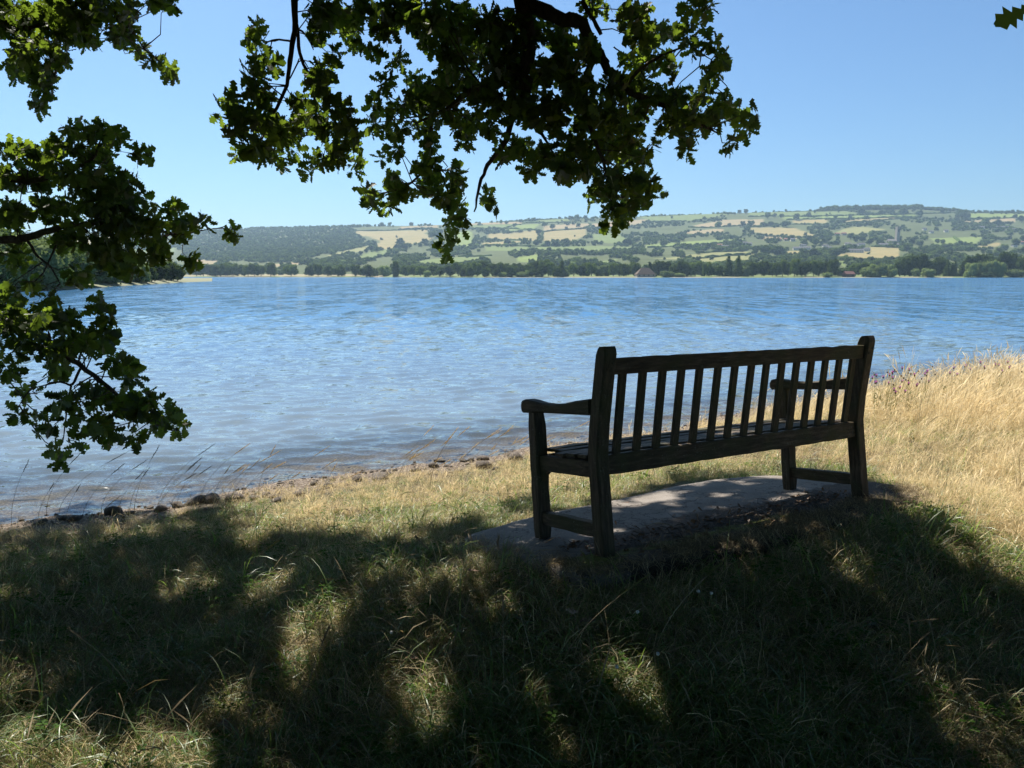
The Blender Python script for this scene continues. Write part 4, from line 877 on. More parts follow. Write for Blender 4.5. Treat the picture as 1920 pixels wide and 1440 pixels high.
def classify(x, y, g):
    """what grows at a point: index of tuft mesh, scale; -1 for nothing"""
    n = len(x); s = shore_s(x, y); z = ground_z(x, y); px_, py_, fw = project(np.stack([x, y, z], 1)); dsl = slab_dist(x, y)
    idx = np.full(n, -1); sc = np.ones(n); r = g.random(n); nz = fbm(x*1.3+11, y*1.3+4, 3); nz2 = fbm(x*3+1, y*3+8, 3)
    land = s > .20+.50*nz2
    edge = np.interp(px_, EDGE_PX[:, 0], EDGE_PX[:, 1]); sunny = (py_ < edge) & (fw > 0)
    front_ = (x-BO.x)*Vv.x+(y-BO.y)*Vv.y
    # shade / near lawn
    gr = np.clip((nz-.42)*5+.30*(px_-700)/900, 0, 1)
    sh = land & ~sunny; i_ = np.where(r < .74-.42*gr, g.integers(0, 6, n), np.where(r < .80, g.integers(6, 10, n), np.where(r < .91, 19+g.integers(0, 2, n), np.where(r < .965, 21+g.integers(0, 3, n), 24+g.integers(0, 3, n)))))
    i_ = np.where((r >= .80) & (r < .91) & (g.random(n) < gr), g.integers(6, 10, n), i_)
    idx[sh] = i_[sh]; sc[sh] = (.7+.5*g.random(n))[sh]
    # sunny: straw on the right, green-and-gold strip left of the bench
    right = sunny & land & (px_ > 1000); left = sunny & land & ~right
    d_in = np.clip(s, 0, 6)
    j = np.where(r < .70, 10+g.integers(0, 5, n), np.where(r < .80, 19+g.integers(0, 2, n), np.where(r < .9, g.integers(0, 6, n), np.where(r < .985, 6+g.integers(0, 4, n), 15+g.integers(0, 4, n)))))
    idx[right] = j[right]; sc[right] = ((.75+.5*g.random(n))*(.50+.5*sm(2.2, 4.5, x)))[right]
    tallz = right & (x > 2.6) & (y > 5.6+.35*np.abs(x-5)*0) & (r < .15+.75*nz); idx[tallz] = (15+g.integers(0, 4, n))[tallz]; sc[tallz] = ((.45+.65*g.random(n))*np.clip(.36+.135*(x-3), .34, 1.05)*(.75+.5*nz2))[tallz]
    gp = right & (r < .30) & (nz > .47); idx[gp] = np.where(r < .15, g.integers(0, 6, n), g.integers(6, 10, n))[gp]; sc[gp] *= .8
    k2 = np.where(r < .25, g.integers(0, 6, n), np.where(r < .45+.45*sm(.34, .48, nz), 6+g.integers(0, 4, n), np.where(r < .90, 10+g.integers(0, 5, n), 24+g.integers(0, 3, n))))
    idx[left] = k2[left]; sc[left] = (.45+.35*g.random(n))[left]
    shoreband = land & (s < .9) & (r < .5); idx[shoreband] = (10+g.integers(0, 5, n))[shoreband]
    sc *= np.where((px_ < 1000), .55+.45*sm(.5, 2.2, s), 1)
    al_ = (x-BO.x)*U.x+(y-BO.y)*U.y; back_e = (front_ < .12) | (al_ < -.42+.3*nz2); idx[(dsl < .0) & ~((dsl > -.20*nz2*2-.02) & back_e)] = -1; idx[(dsl < -.16*(nz2-.25)) & ~back_e] = -1
    z = np.where(dsl < .0, bench_z(x, y), z); ov = (dsl < .03) & (idx >= 0); idx[ov] = (19+g.integers(0, 2, n))[ov]; sc[ov] = .6
    front = (x-BO.x)*Vv.x+(y-BO.y)*Vv.y; near_slab = (dsl < .35) & (front > .3) & (dsl > 0); sc[near_slab] *= .55
    idx[(dsl < .10) & (dsl > 0) & (g.random(n) < .5)] = -1
    return idx, sc, z
allp = []
for (n, x0, x1, y0, y1, seed, extra) in ((9500, -2.6, 2.6, .9, 2.6, 1, 1.0), (12500, -4.5, 4.5, 2.6, 5.0, 2, 1.0), (15000, -6.5, 8.5, 5.0, 10.0, 3, 1.05), (9000, 1.5, 13, 9.0, 16, 4, 1.1), (3500, -9, -2.6, 0, 5, 5, 1.3), (3500, 2.6, 9, 0, 5, 6, 1.3), (2500, -8, 8, -4, .9, 7, 1.5)):
    x, y, g = scatter(n, x0, x1, y0, y1, seed); idx, sc, z = classify(x, y, g)
    # keep off the line of the lens itself
    ok = (idx >= 0); x, y, idx, sc, z = x[ok], y[ok], idx[ok], sc[ok]*extra, z[ok]
    straw = (idx >= 15) & (idx < 19); rot = g.random(len(x))*6.28; rot[straw] = g.normal(0, .6, straw.sum()) 
    allp.append(np.column_stack([x, y, z, idx, sc, rot, g.normal(0, .10, (len(x), 2))]))
A = np.concatenate(allp)
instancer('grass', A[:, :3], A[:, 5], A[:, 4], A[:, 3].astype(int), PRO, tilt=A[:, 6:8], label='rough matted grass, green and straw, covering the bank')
print('tufts', len(A))

# ------------------------------------------------------------------ single stems against the water, knapweed
def stem(x, y, h, lean, side, head, name, label, cat, group, mat='stem', hs=1.0):
    z = float(ground_z(x, y)); g = random.Random(int(x*1e4) ^ int(y*1e4)); pts = []; rad = []
    for k in range(9):
        t_ = k/8; pts.append((lean*h*t_**1.7, side*h*t_**1.7, h*t_*(1-.12*abs(lean)*t_))); rad.append(.0016*(1-.5*t_)*1.1)
    b = MB(); b.tube(pts, rad, 4); e = empty(name, (x, y, z)); tag(e, label, cat, group); b.build('stem', M[mat], e)
    if head:
        b = MB(); P = [Vector(p) for p in pts[6:]]; d = (P[-1]-P[-2]).normalized(); p0 = P[-2]; 
        n = 7; pp = [p0+(P[-1]-p0)*(k/3)*hs for k in range(n)]; b.tube(pp, [.0008, .002, .0027, .0027, .0022, .0014, .0005], 5)
        for k in range(14):
            q = p0+(P[-1]-p0)*hs*(.2+1.6*k/14); o_ = Vector((g.uniform(-1, 1), g.uniform(-1, 1), g.uniform(-.5, 1))).normalized(); b.tube([q, q+d*.012+o_*.007, q+d*.022+o_*.008], [.0014, .001, .0003], 3)
        b.build('seed_head', M[head], e)
    return e
sd_ = random.Random(3); STL = []
for k in range(60):
    x_ = [sd_.uniform(-10, 330), sd_.uniform(330, 560), sd_.uniform(560, 1000), sd_.uniform(700, 1000)][k % 4]; base_y = np.interp(x_, [0, 330, 560, 1000], [975, 955, 935, 880])+sd_.uniform(-4, 18)
    x, y, z = gpt(x_, base_y); h = sd_.uniform(.28, .62)*(1 if x_ < 560 else .9); lit = x_ > 330  # sunlit stems get pale seed heads, shaded ones brown; light put into colour
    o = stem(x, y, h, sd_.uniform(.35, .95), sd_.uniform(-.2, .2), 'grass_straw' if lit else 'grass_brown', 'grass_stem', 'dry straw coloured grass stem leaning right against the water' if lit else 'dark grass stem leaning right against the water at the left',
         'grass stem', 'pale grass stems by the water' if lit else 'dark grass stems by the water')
    STL.append((o, x_, 'pale straw grass stem' if lit else 'dark leaning grass stem', 'below the lowest oak spray' if x_ < 340 else 'right of the lowest oak spray' if x_ < 520 else 'over the pebbles' if x_ < 700 else 'before the water, mid frame' if x_ < 860 else 'just left of the bench'))
ordinal_labels(STL)
STG = []
for k in range(26):                      # taller stems in the shade, nearer
    x_ = sd_.uniform(0, 1900); y_ = sd_.uniform(1090, 1400); x, y, z = gpt(x_, y_)
    if slab_dist(x, y) < .05: continue
    o = stem(x, y, sd_.uniform(.22, .42), sd_.uniform(-.6, .8), sd_.uniform(-.4, .4), 'grass_brown' if k % 2 else 'grass_mid', 'grass_stem', 'thin grass stem with seed head standing in the shaded grass', 'grass stem', 'grass stems in the shaded grass')
    STG.append((o, x_, 'thin '+('near' if y_ > 1250 else 'farther')+' shaded grass stem', ('left of the bench' if x_ < 860 else 'below the bench' if x_ < 1640 else 'at lower right')))
ordinal_labels(STG)
def knapweed(px_, py_, h, nfl, seed, lab, purple=.5):
    g = random.Random(seed); x, y, z = gpt(px_, py_); e = empty('knapweed', (x, y, z)); tag(e, lab, 'wildflower', 'knapweed among the dry grass' )
    b = MB(); heads = []
    for k in range(nfl):
        a = g.random()*6.28; sp = g.uniform(.03, .20); hh = h*g.uniform(.7, 1.05); mid = Vector((math.cos(a)*sp*.4, math.sin(a)*sp*.4, hh*.55)); top = Vector((math.cos(a)*sp+.04, math.sin(a)*sp, hh))
        b.tube([(0, 0, 0), mid, top], [.002, .0015, .001], 4); heads.append(top)
        for j in range(3):
            q = mid*g.uniform(.4, 1.2); dirv = Vector((g.uniform(-1, 1), g.uniform(-1, 1), .6)).normalized(); b.tube([q, q+dirv*.035, q+dirv*.06], [.002, .0045, .0005], 3)
    b.build('stem', M['grass_mid'], e)
    for hd in heads:
        v, f = I1; o = mesh('bud', v*np.array([.010, .010, .013]), [list(q) for q in f], M['bract'], True); fl = obj('flower', o, e, loc=hd)
        if g.random() < purple:
            pb = MB()
            for j in range(18):
                a = g.random()*6.28; t_ = g.uniform(.3, 1.2); d = Vector((math.cos(a)*math.sin(t_), math.sin(a)*math.sin(t_), math.cos(t_))); s_ = Vector((-math.sin(a), math.cos(a), 0))*.0022; c0 = Vector((0, 0, .006))
                pb.add([c0, c0+d*.020-s_, c0+d*.028, c0+d*.020+s_], [[0, 1, 2, 3]])
            pb.build('petals', M['purple'], fl)
for k, (x_, y_, h_, n_, p_) in enumerate([(1640, 792, .56, 7, .5), (1660, 785, .58, 8, .6), (1682, 780, .60, 8, .15), (1700, 785, .55, 6, .2), (1668, 800, .5, 5, .7), (1735, 765, .50, 4, .8), (1765, 760, .5, 4, .8), (1835, 745, .52, 4, .8), (1868, 740, .56, 4, .8), (1795, 750, .5, 3, .8), (1875, 760, .5, 4, .7), (1712, 775, .5, 4, .4)]):
    kw = ['leftmost, touching the bench end post', 'second from the bench end post', 'third from the bench, mostly dry heads', 'fourth from the bench, dry heads', 'short one low beside the bench post', 'small one midway to the right edge', 'small one right of midway', 'just left of the far right pair', 'far right, taller of the pair', 'small one at three quarters right', 'at the far right end', 'fifth from the bench post'][k]
    knapweed(x_, y_, h_, n_, k, 'purple knapweed in the straw grass, '+kw, p_)

# ------------------------------------------------------------------ the oak: trunk and boughs off to the left, sprays hanging into view
def oak_leaf(detail, seed, size=1.0):
    g = random.Random(seed)
    if detail: pr_ = [(0, .012), (.10, .03), (.23, .15), (.31, .07), (.42, .25), (.50, .11), (.62, .32), (.70, .16), (.83, .28), (.91, .13), (1.0, .05)]
    else: pr_ = [(0, .02), (.30, .24), (.45, .15), (.70, .34), (1.0, .03)]
    v = []; f = []; k = len(pr_); cup = g.uniform(-.12, .22); bend = g.uniform(-.5, .25)
    for t_, w_ in pr_:
        j = g.uniform(.82, 1.18) if detail else 1
        z = bend*t_*t_*.5; v += [(t_, 0, z), (t_+.02*(j-1), w_*j, z+cup*w_*2*.6+g.uniform(-.02, .02)), (t_, -w_*j*g.uniform(.9, 1.1), z+cup*w_*2*.6+g.uniform(-.02, .02))]
    for a in range(k-1):
        c, d = 3*a, 3*(a+1); f += [[c, d, d+1], [c, d+1, c+1], [c, c+2, d+2], [c, d+2, d]]
    return np.array(v)*size, np.array(f)
LEAFV = [oak_leaf(True, k) for k in range(5)]; LEAFS = [oak_leaf(False, k) for k in range(3)]
LEAFD = [(np.array([(0, 0, 0), (.5, .37, .08), (1, 0, -.1), (.5, -.35, .06)]), np.array([[0, 2, 1], [0, 3, 2]]))]
def frames(d, n):
    """rotation matrices with x=d (leaf direction), z~n"""
    d = d/np.linalg.norm(d, axis=1)[:, None]; y = np.cross(n, d); y /= np.linalg.norm(y, axis=1)[:, None]+1e-9; z = np.cross(d, y); return np.stack([d, y, z], 2)
def rosettes(C, g, per=6, size=.10):
    """leaf placements round spray tips; returns pos, R, size"""
    n = len(C); m = n*per; c = np.repeat(C, per, 0); ax = g.normal(size=(n, 3)); ax[:, 2] = ax[:, 2]*.6-.15; ax /= np.linalg.norm(ax, axis=1)[:, None]; axr = np.repeat(ax, per, 0)
    d = g.normal(size=(m, 3)); d -= axr*(d*axr).sum(1)[:, None]; d /= np.linalg.norm(d, axis=1)[:, None]; d = d*.85+axr*(.15+.75*g.random(m))[:, None]; d[:, 2] -= .25
    nrm = axr*.8+np.array([0, 0, .5])+g.normal(size=(m, 3))*.38; s = size*(.62+.55*g.random(m)); pos = c - axr*(g.random(m)*.04)[:, None] + d*.012
    return pos, frames(d, nrm), s
BL = {  # sprays: image-space ellipses (x, y, rx, ry), each given its own distance and depth
 'ul': (5.9, [(20,30,60,48),(90,25,60,42),(160,20,60,40),(60,90,52,36),(30,130,38,26),(78,150,30,38),(72,198,16,22),(112,105,30,22),(165,75,26,20),(230,15,40,22),(238,52,32,28),(218,70,22,18),(285,4,22,10),(325,6,16,10),(262,92,20,13),(290,115,22,13),(318,132,14,18),(130,60,40,30)]),
 'lm': (4.9, [(140,240,34,18),(185,248,42,24),(218,255,18,18),(120,275,40,22),(40,285,46,20),(8,280,22,18),(90,300,38,18),(180,290,46,28),(262,288,15,18),(150,330,55,28),(60,335,50,24),(8,335,22,22),(228,340,40,30),(190,370,58,38),(110,392,56,32),(30,400,40,28),(252,380,38,28),(272,420,46,36),(322,385,20,22),(330,425,24,34),(200,430,58,46),(132,440,36,30),(225,480,42,32),(290,470,32,28),(352,418,18,16),(382,415,15,13),(360,480,14,28),(240,500,32,16),(28,480,30,34),(62,530,22,22),(150,515,30,22),(18,550,26,12),(92,560,26,12),(438,434,17,16),(185,470,30,25)]),
 'll': (4.3, [(190,570,18,14),(200,592,22,18),(20,592,42,28),(70,600,42,28),(122,600,36,22),(30,640,42,32),(92,650,48,32),(160,640,42,28),(192,628,30,22),(18,690,26,18),(112,690,30,18),(212,680,36,18),(45,738,16,20),(32,776,12,15),(62,736,10,6),(240,700,28,24),(122,752,30,18),(180,742,36,22),(88,792,28,12),(74,802,16,12),(232,750,42,32),(272,762,36,36),(310,778,18,20),(334,800,11,22),(172,790,34,18),(202,810,26,18),(252,818,20,20),(292,792,26,18),(106,842,20,12),(142,826,15,11),(116,858,10,8)]),
 'c1': (4.7, [(485,52,18,22),(480,75,22,16),(500,115,36,15),(478,140,30,13),(432,185,18,22),(415,208,9,12),(475,168,26,12),(500,182,32,22),(450,215,22,22),(440,236,16,18),(500,220,42,22),(530,250,36,26),(480,272,36,16),(446,287,16,9),(502,290,34,15),(530,306,15,9),(552,282,13,8),(600,60,26,18),(600,22,38,24),(625,98,12,17),(606,130,22,22),(590,152,26,17),(602,172,22,17),(562,192,22,17),(582,215,32,18),(642,202,22,22),(612,236,32,22),(652,236,22,22),(656,266,22,17),(632,290,28,22),(596,302,22,15),(581,322,9,9),(666,306,13,10),(671,321,7,8),(562,236,22,18)]),
 'c2': (5.0, [(640,25,38,28),(690,18,48,26),(750,22,48,30),(665,80,22,17),(700,95,22,15),(655,50,28,18),(722,58,26,20),(800,28,48,36),(860,40,48,42),(810,78,34,24),(741,108,18,17),(722,155,20,16),(842,100,28,28),(882,90,48,38),(706,192,17,13),(742,200,36,16),(782,190,38,22),(702,232,22,12),(736,242,32,14),(792,242,36,16),(832,210,38,22),(852,150,44,36),(780,156,22,22),(820,172,38,28),(880,232,46,20),(875,262,26,12),(810,272,18,14),(740,280,20,13),(714,296,9,8),(802,310,32,22),(742,336,32,12),(690,360,16,20),(700,381,16,9),(752,360,36,16),(731,388,16,8),(802,350,38,22),(852,322,22,18),(860,342,18,22),(832,370,22,18),(860,386,17,15),(846,415,14,16),(860,431,12,9),(836,450,14,13),(840,470,8,7),(872,402,10,10),(915,366,15,18),(926,386,10,10)]),
 'c3': (4.5, [(920,50,48,42),(980,60,48,46),(940,120,48,42),(1000,140,46,42),(1050,60,42,40),(1060,130,42,42),(900,180,44,32),(960,200,48,36),(1030,210,48,38),(1090,170,40,36),(1096,95,26,28),(1120,8,36,14),(1182,28,38,28),(1205,68,34,16),(1245,58,30,22),(1226,86,9,9),(1300,14,26,15),(1330,9,18,12),(1312,36,13,8),(1282,62,20,16),(1302,90,20,14),(1330,80,16,12),(1346,106,18,18),(1326,132,10,9),(1347,136,7,9),(1190,112,36,16),(1232,110,30,12),(1265,126,16,12),(1150,168,40,32),(1200,150,38,26),(1210,190,38,28),(1260,180,32,16),(1280,166,12,9),(1320,176,30,12),(1352,192,30,17),(1380,212,22,22),(1400,238,14,15),(1375,268,12,20),(1330,230,36,20),(1290,212,38,22),(1250,226,30,15),(1290,250,17,22),(1286,278,12,12),(1411,214,5,10),
   (1100,220,42,32),(1150,222,42,36),(1180,252,28,32),(920,236,26,15),(940,286,24,15),(980,272,36,20),(1000,312,24,15),(1030,290,36,26),(1060,312,30,20),(1080,266,38,28),(1100,310,30,26),(1130,280,38,32),(1170,290,38,32),(1210,290,20,20),(1226,272,9,12),(1120,350,16,18),(1110,372,9,15),(1150,342,38,28),(1190,342,36,26),(1218,342,15,16),(1234,366,7,6),(1180,376,30,16),(1150,390,20,18),(1145,420,14,12),(1168,405,17,12),(1198,372,16,12)])}
OAK_AT = (-4.6, .6); oak = empty('oak_tree', (OAK_AT[0], OAK_AT[1], float(ground_z(*OAK_AT)))); tag(oak, 'oak tree hanging its dark leafy boughs over the bank and bench', 'tree')
OO = np.array(oak.location)
go = np.random.default_rng(21); C_list = []; bl_depth = []
for key, (dist, ells) in BL.items():
    for (ex, ey, rx, ry) in ells:
        dd = dist+go.normal(0, .22)
        area = math.pi*rx*ry; n = max(2, int(area*(.0058 if key in ('lm', 'll') else .0062)*(dist/4.6)**2+.5))
        a = go.random(n)*6.283; r = np.sqrt(go.random(n))*.93; xx = ex+np.cos(a)*r*max(rx-11, 2); yy2 = ey+np.sin(a)*r*max(ry-10, 2); dz = dd+go.normal(0, .20, n)
        for q in range(n): C_list.append(at(xx[q], yy2[q], dz[q]))
C = np.array([c[:] for c in C_list]); pos, R, sz = rosettes(C, go, 6, .075)
# the leaf at the very top right corner
tr_ = at(1940, 10, 1.15)
pos = np.concatenate([pos, np.array([tr_[:]])]); R = np.concatenate([R, frames(np.array([[-.9, .1, -.42]]), np.array([[0.1, -1, .5]]))]); sz = np.append(sz, .055)
# overhead canopy: outside the frame, but it throws the shade; clumps that would darken the sunlit places are absent
LIT = [(on_z(x_, y_, .5), r_) for x_, y_, r_ in [(350, 1045, .19), (520, 1060, .15), (150, 1075, .12), (60, 1175, .30), (150, 1150, .25), (370, 1110, .10), (600, 1180, .20), (560, 1220, .12), (860, 1140, .26), (900, 1110, .2), (840, 1210, .18), (800, 1165, .2), (240, 1340, .14), (60, 1360, .18), (330, 1370, .12), (120, 1400, .14), (30, 1230, .15), (250, 1190, .10),
       (1440, 1060, .14), (1400, 1030, .12), (1690, 1200, .10), (1760, 1290, .10), (1600, 1140, .10), (1000, 1075, .10), (1120, 1055, .13), (1650, 1010, .12), (1720, 1040, .12), (1500, 1085, .1), (970, 990, .10), (920, 1000, .08), (1070, 1020, .07), (450, 1090, .10), (700, 1110, .12), (1840, 1130, .14), (1900, 1100, .2), (1040, 1440, .05),
       (1150, 962, .07), (1200, 955, .05), (1245, 940, .07), (1290, 945, .05), (1300, 925, .07), (1350, 912, .08), (1400, 905, .08), (1440, 912, .06), (1180, 978, .05), (1560, 905, .10), (1260, 962, .05), (1380, 925, .05), (1660, 925, .12), (1220, 970, .05)]]
SHADE_EDGE = EDGE_PX
gl_ = random.Random(77)
for _ in range(30): LIT.append((on_z(gl_.uniform(-50, 980), gl_.uniform(1000, 1380), .45), gl_.uniform(.015, .065)))
for _ in range(16): LIT.append((on_z(gl_.uniform(980, 1900), gl_.uniform(1090, 1400), .45), gl_.uniform(.02, .06)))
for u_, v_, w_, r_ in ((0, .50, .70, .03), (0, .20, .69, .02), (.1, .35, .455, .03), (.55, back_v(.88), .90, .02), (.62, .3, .455, .03), (1.05, back_v(.88), .90, .018), (1.25, .35, .455, .02), (1.93, .3, .69, .03), (1.7, .4, .455, .03), (0, -.08, .9, .02), (1.93, -.09, .85, .03)):
    q = BO+U*u_+Vv*v_+Wv*w_; k_ = (q.z-.7)/SUN.z; LIT.append(((q.x-SUN.x*k_, q.y-SUN.y*k_), r_))
def sun_hit(P):                          # where the shadow of a point lands on the ground
    k = (P[:, 2]-.5)/SUN.z
    for _ in range(2):
        gx_, gy_ = P[:, 0]-SUN.x*k, P[:, 1]-SUN.y*k; k = (P[:, 2]-ground_z(gx_, gy_)-.05)/SUN.z
    return P[:, 0]-SUN.x*k, P[:, 1]-SUN.y*k
N0 = 150000; Pc = np.column_stack([go.uniform(-13.5, 9, N0), go.uniform(-5, 14, N0), go.uniform(3.2, 10.5, N0)])
dr_ = np.hypot((Pc[:, 0]+1.5)/12.5, (Pc[:, 1]-2.5)/12.0); ok = dr_ < 1; ok &= Pc[:, 2] < 10.5-2.8*dr_**2
p_x, p_y, fw = project(Pc); inframe = (fw > .3) & (p_x > -110) & (p_x < 2030) & (p_y > -90) & (p_y < 1600); ok &= ~inframe; ok &= np.linalg.norm(Pc-np.array([0, 0, 2]), axis=1) > 2.0
def lit_place(P, m):
    sx_, sy_ = sun_hit(P); s_px, s_py, s_fw = project(np.stack([sx_, sy_, ground_z(sx_, sy_)+.05], 1))
    edge = np.interp(s_px, EDGE_PX[:, 0], EDGE_PX[:, 1]); wob = 46*(fbm(sx_*2.6, sy_*2.6, 3)-.47)*2
    r = (s_py+wob < edge+m*60) & (s_fw > 0); nzz = .72+.6*fbm(sx_*5, sy_*5, 3)
    for (lx, ly), r_ in LIT: r |= np.hypot((sx_-lx), (sy_-ly)*.8)*nzz < r_*.68+m
    return r
ok &= ~lit_place(Pc, 0)
# thin noise gaps, then openings cut so sun reaches the hanging sprays
ok &= fbm(Pc[:, 0]*.9+3, Pc[:, 1]*.9+Pc[:, 2]*.5, 2) > .22
k35 = (Pc[:, 2]-3.4)/SUN.z; ax_, ay_ = Pc[:, 0]-SUN.x*k35, Pc[:, 1]-SUN.y*k35
ok &= ~((ay_ > 3.8) & (ay_ < 6) & (ax_ > -3.2) & (ax_ < 1.7) & (k35 > 0) & (fbm(ax_*1.6, ay_*1.6+Pc[:, 2]*.2, 2) > .57))
Pc = Pc[ok]; print('canopy sprays', len(Pc)); Pc = Pc[:30000]
cp, cR, cs = rosettes(Pc, go, 6, .24)
k_ = ~lit_place(cp+cR[:, :, 0]*cs[:, None]*.5, .035); cp, cR, cs = cp[k_], cR[k_], cs[k_]
def bake_leaves(pos, R, sz, kit, g, name, parent):
    n = len(pos); which = g.integers(0, len(kit), n); Vs, Fs, Rn = [], [], []; nv = 0
    for w in range(len(kit)):
        m_ = which == w; v, f = kit[w]; k = m_.sum()
        if not k: continue
        P = np.einsum('nij,vj->nvi', R[m_], v)*sz[m_][:, None, None]+pos[m_][:, None]-OO
        Vs.append(P.reshape(-1, 3)); Fs.append((f[None]+(np.arange(k)*len(v))[:, None, None]+nv).reshape(-1, 3)); nv += k*len(v); Rn.append(np.repeat(g.random(k), len(v)))
    m = mesh(name, np.concatenate(Vs), np.concatenate(Fs), M['oak_leaf']); a = m.attributes.new('rnd', 'FLOAT', 'POINT'); a.data.foreach_set('value', np.concatenate(Rn).astype(np.float32))
    o = obj(name, m, parent); o['kind'] = 'stuff'; return o
p_x, p_y, fw = project(pos); size_px = sz*F/fw; vis = (p_x > 0) & (p_x < 1920) & (p_y > 0) & (p_y < 1440); order = np.argsort(-(size_px*vis)); big_i = order[:300]; rest = np.setdiff1d(np.arange(len(pos)), big_i)
lm_ = []
for k, (v, f) in enumerate(LEAFV):
    for j in range(2):
        m = mesh('leaf', v, f, M['oak_leaf']); a = m.attributes.new('rnd', 'FLOAT', 'POINT'); a.data.foreach_set('value', np.full(len(v), (k*2+j+.5)/10, np.float32)); lm_.append(m)
for q, i_ in enumerate(big_i):
    o = bpy.data.objects.new('leaf', lm_[q % 10]); Rm = Matrix(R[i_].tolist()); o.matrix_local = Matrix.Translation(Vector(pos[i_]-OO)) @ Rm.to_4x4() @ Matrix.Scale(float(sz[i_]), 4); link(o, oak)
print('leaves', len(pos), len(cp))
bake_leaves(pos[rest], R[rest], sz[rest], LEAFV, go, 'foliage', oak); q_x, q_y, q_f = project(cp); nearf = (q_f > 0) & (q_y > -1500) & (q_x > -1500) & (q_x < 3400)
bake_leaves(cp[nearf], cR[nearf], cs[nearf], LEAFS, go, 'upper_foliage', oak); bake_leaves(cp[~nearf], cR[~nearf], cs[~nearf], LEAFD, go, 'crown_foliage', oak)
print('near', nearf.sum(), (~nearf).sum(), 'tris', sum(len(o.data.loop_triangles) if not o.data.calc_loop_triangles() else 0 for o in bpy.data.objects if o.type == 'MESH'))
# boughs
gz = float(ground_z(*OAK_AT))
BP = []
def branch(pts, rads, name='branch', k=8, wob=.0):
    P = [Vector(p) for p in pts]; out = []; rr = []
    for i_ in range(len(P)-1):           # smooth a little, with kinks
        p0 = P[max(i_-1, 0)]; p1 = P[i_]; p2 = P[i_+1]; p3 = P[min(i_+2, len(P)-1)]
        for q in range(4):
            t_ = q/4; out.append(.5*((2*p1)+(p2-p0)*t_+(2*p0-5*p1+4*p2-p3)*t_*t_+(3*p1-p0-3*p2+p3)*t_**3)); rr.append(rads[i_]+(rads[i_+1]-rads[i_])*t_)
    out.append(P[-1]); rr.append(rads[-1]); out = [o+Vector((random.gauss(0, 1), random.gauss(0, 1), random.gauss(0, 1)))*r*.22 for o, r in zip(out, rr)]
    BP.extend([o.copy() for o, r in zip(out, rr) if r < .05])
    b = MB(); b.tube([o-oak.location for o in out], [r*random.uniform(.9, 1.12) for r in rr], k); return b.build(name, M['bark'], oak, True)
T0 = Vector((OAK_AT[0], OAK_AT[1], gz)); branch([T0+Vector((0, 0, -.3)), T0+Vector((.05, 0, .5)), T0+Vector((.1, .1, 2)), T0+Vector((0, .3, 3.6)), T0+Vector((.3, .4, 5.2)), T0+Vector((.2, .6, 8.6))], [.58, .44, .36, .32, .22, .06], 'trunk', 14)
pxs = lambda L: [at(x, y, d) for x, y, d in L]
branch([T0+Vector((0, .3, 3.4)), Vector((-2.6, 2.2, 5.2))]+pxs([(960, -420, 4.4), (975, -120, 4.4), (985, 0, 4.4), (990, 60, 4.4), (987, 120, 4.42), (986, 175, 4.45)]), [.20, .15, .10, .065, .052, .045, .040, .036])
branch(pxs([(986, 175, 4.45), (962, 212, 4.45), (948, 262, 4.5), (915, 310, 4.5), (900, 345, 4.5), (889, 398, 4.5)]), [.034, .022, .014, .011, .009, .004])
branch(pxs([(986, 6, 4.4), (1040, 30, 4.35), (1090, 45, 4.35), (1112, 85, 4.35), (1140, 130, 4.4), (1180, 172, 4.4), (1230, 192, 4.4), (1290, 218, 4.4), (1345, 250, 4.45)]), [.040, .036, .033, .029, .024, .019, .015, .011, .004])
branch(pxs([(985, 140, 4.45), (930, 152, 4.6), (880, 172, 4.7), (832, 208, 4.8), (785, 229, 4.9)]), [.022, .019, .016, .012, .006])
branch(pxs([(880, 172, 4.7), (850, 200, 4.9), (800, 215, 5.0), (740, 225, 5.1)]), [.012, .009, .007, .003])
branch(pxs([(812, 215, 4.9), (806, 260, 5.0), (800, 310, 5.0), (760, 350, 5.0), (700, 366, 5.0)]), [.010, .009, .008, .006, .003])
branch([Vector((-2.6, 2.2, 5.2))]+pxs([(600, -350, 4.8), (555, -60, 4.7), (552, 40, 4.7), (545, 100, 4.7), (537, 160, 4.7), (500, 240, 4.7), (484, 275, 4.7)]), [.06, .035, .020, .017, .015, .012, .008, .003])
branch(pxs([(556, 45, 4.7), (562, 100, 4.75), (578, 140, 4.75), (592, 190, 4.8), (640, 240, 4.8)]), [.011, .010, .009, .006, .003])
branch(pxs([(560, 55, 4.7), (575, 68, 4.7), (588, 93, 4.7)]), [.006, .005, .003]); branch(pxs([(548, 78, 4.7), (516, 74, 4.7), (496, 82, 4.7)]), [.006, .005, .003]); branch(pxs([(560, 115, 4.7), (545, 145, 4.7), (536, 162, 4.7)]), [.005, .004, .003])
branch(pxs([(1090, 0, 4.3), (1108, 30, 4.3), (1128, 64, 4.3)]), [.012, .011, .010]); branch(pxs([(1115, 90, 4.35), (1126, 96, 4.35), (1140, 118, 4.35)]), [.012, .012, .013])
branch(pxs([(1150, 88, 4.4), (1175, 104, 4.4), (1190, 110, 4.4)]), [.004, .003, .002]); branch(pxs([(1290, 80, 4.5), (1315, 100, 4.5), (1334, 112, 4.5)]), [.005, .004, .002])
branch(pxs([(1170, 165, 4.4), (1200, 130, 4.4), (1240, 105, 4.45), (1290, 85, 4.5)]), [.014, .010, .007, .004]); branch(pxs([(1120, 100, 4.4), (1098, 150, 4.4), (1102, 220, 4.45), (1130, 300, 4.5), (1150, 370, 4.5)]), [.020, .017, .013, .010, .004])
branch(pxs([(985, 180, 4.5), (1010, 240, 4.5), (1040, 290, 4.5)]), [.014, .010, .004])
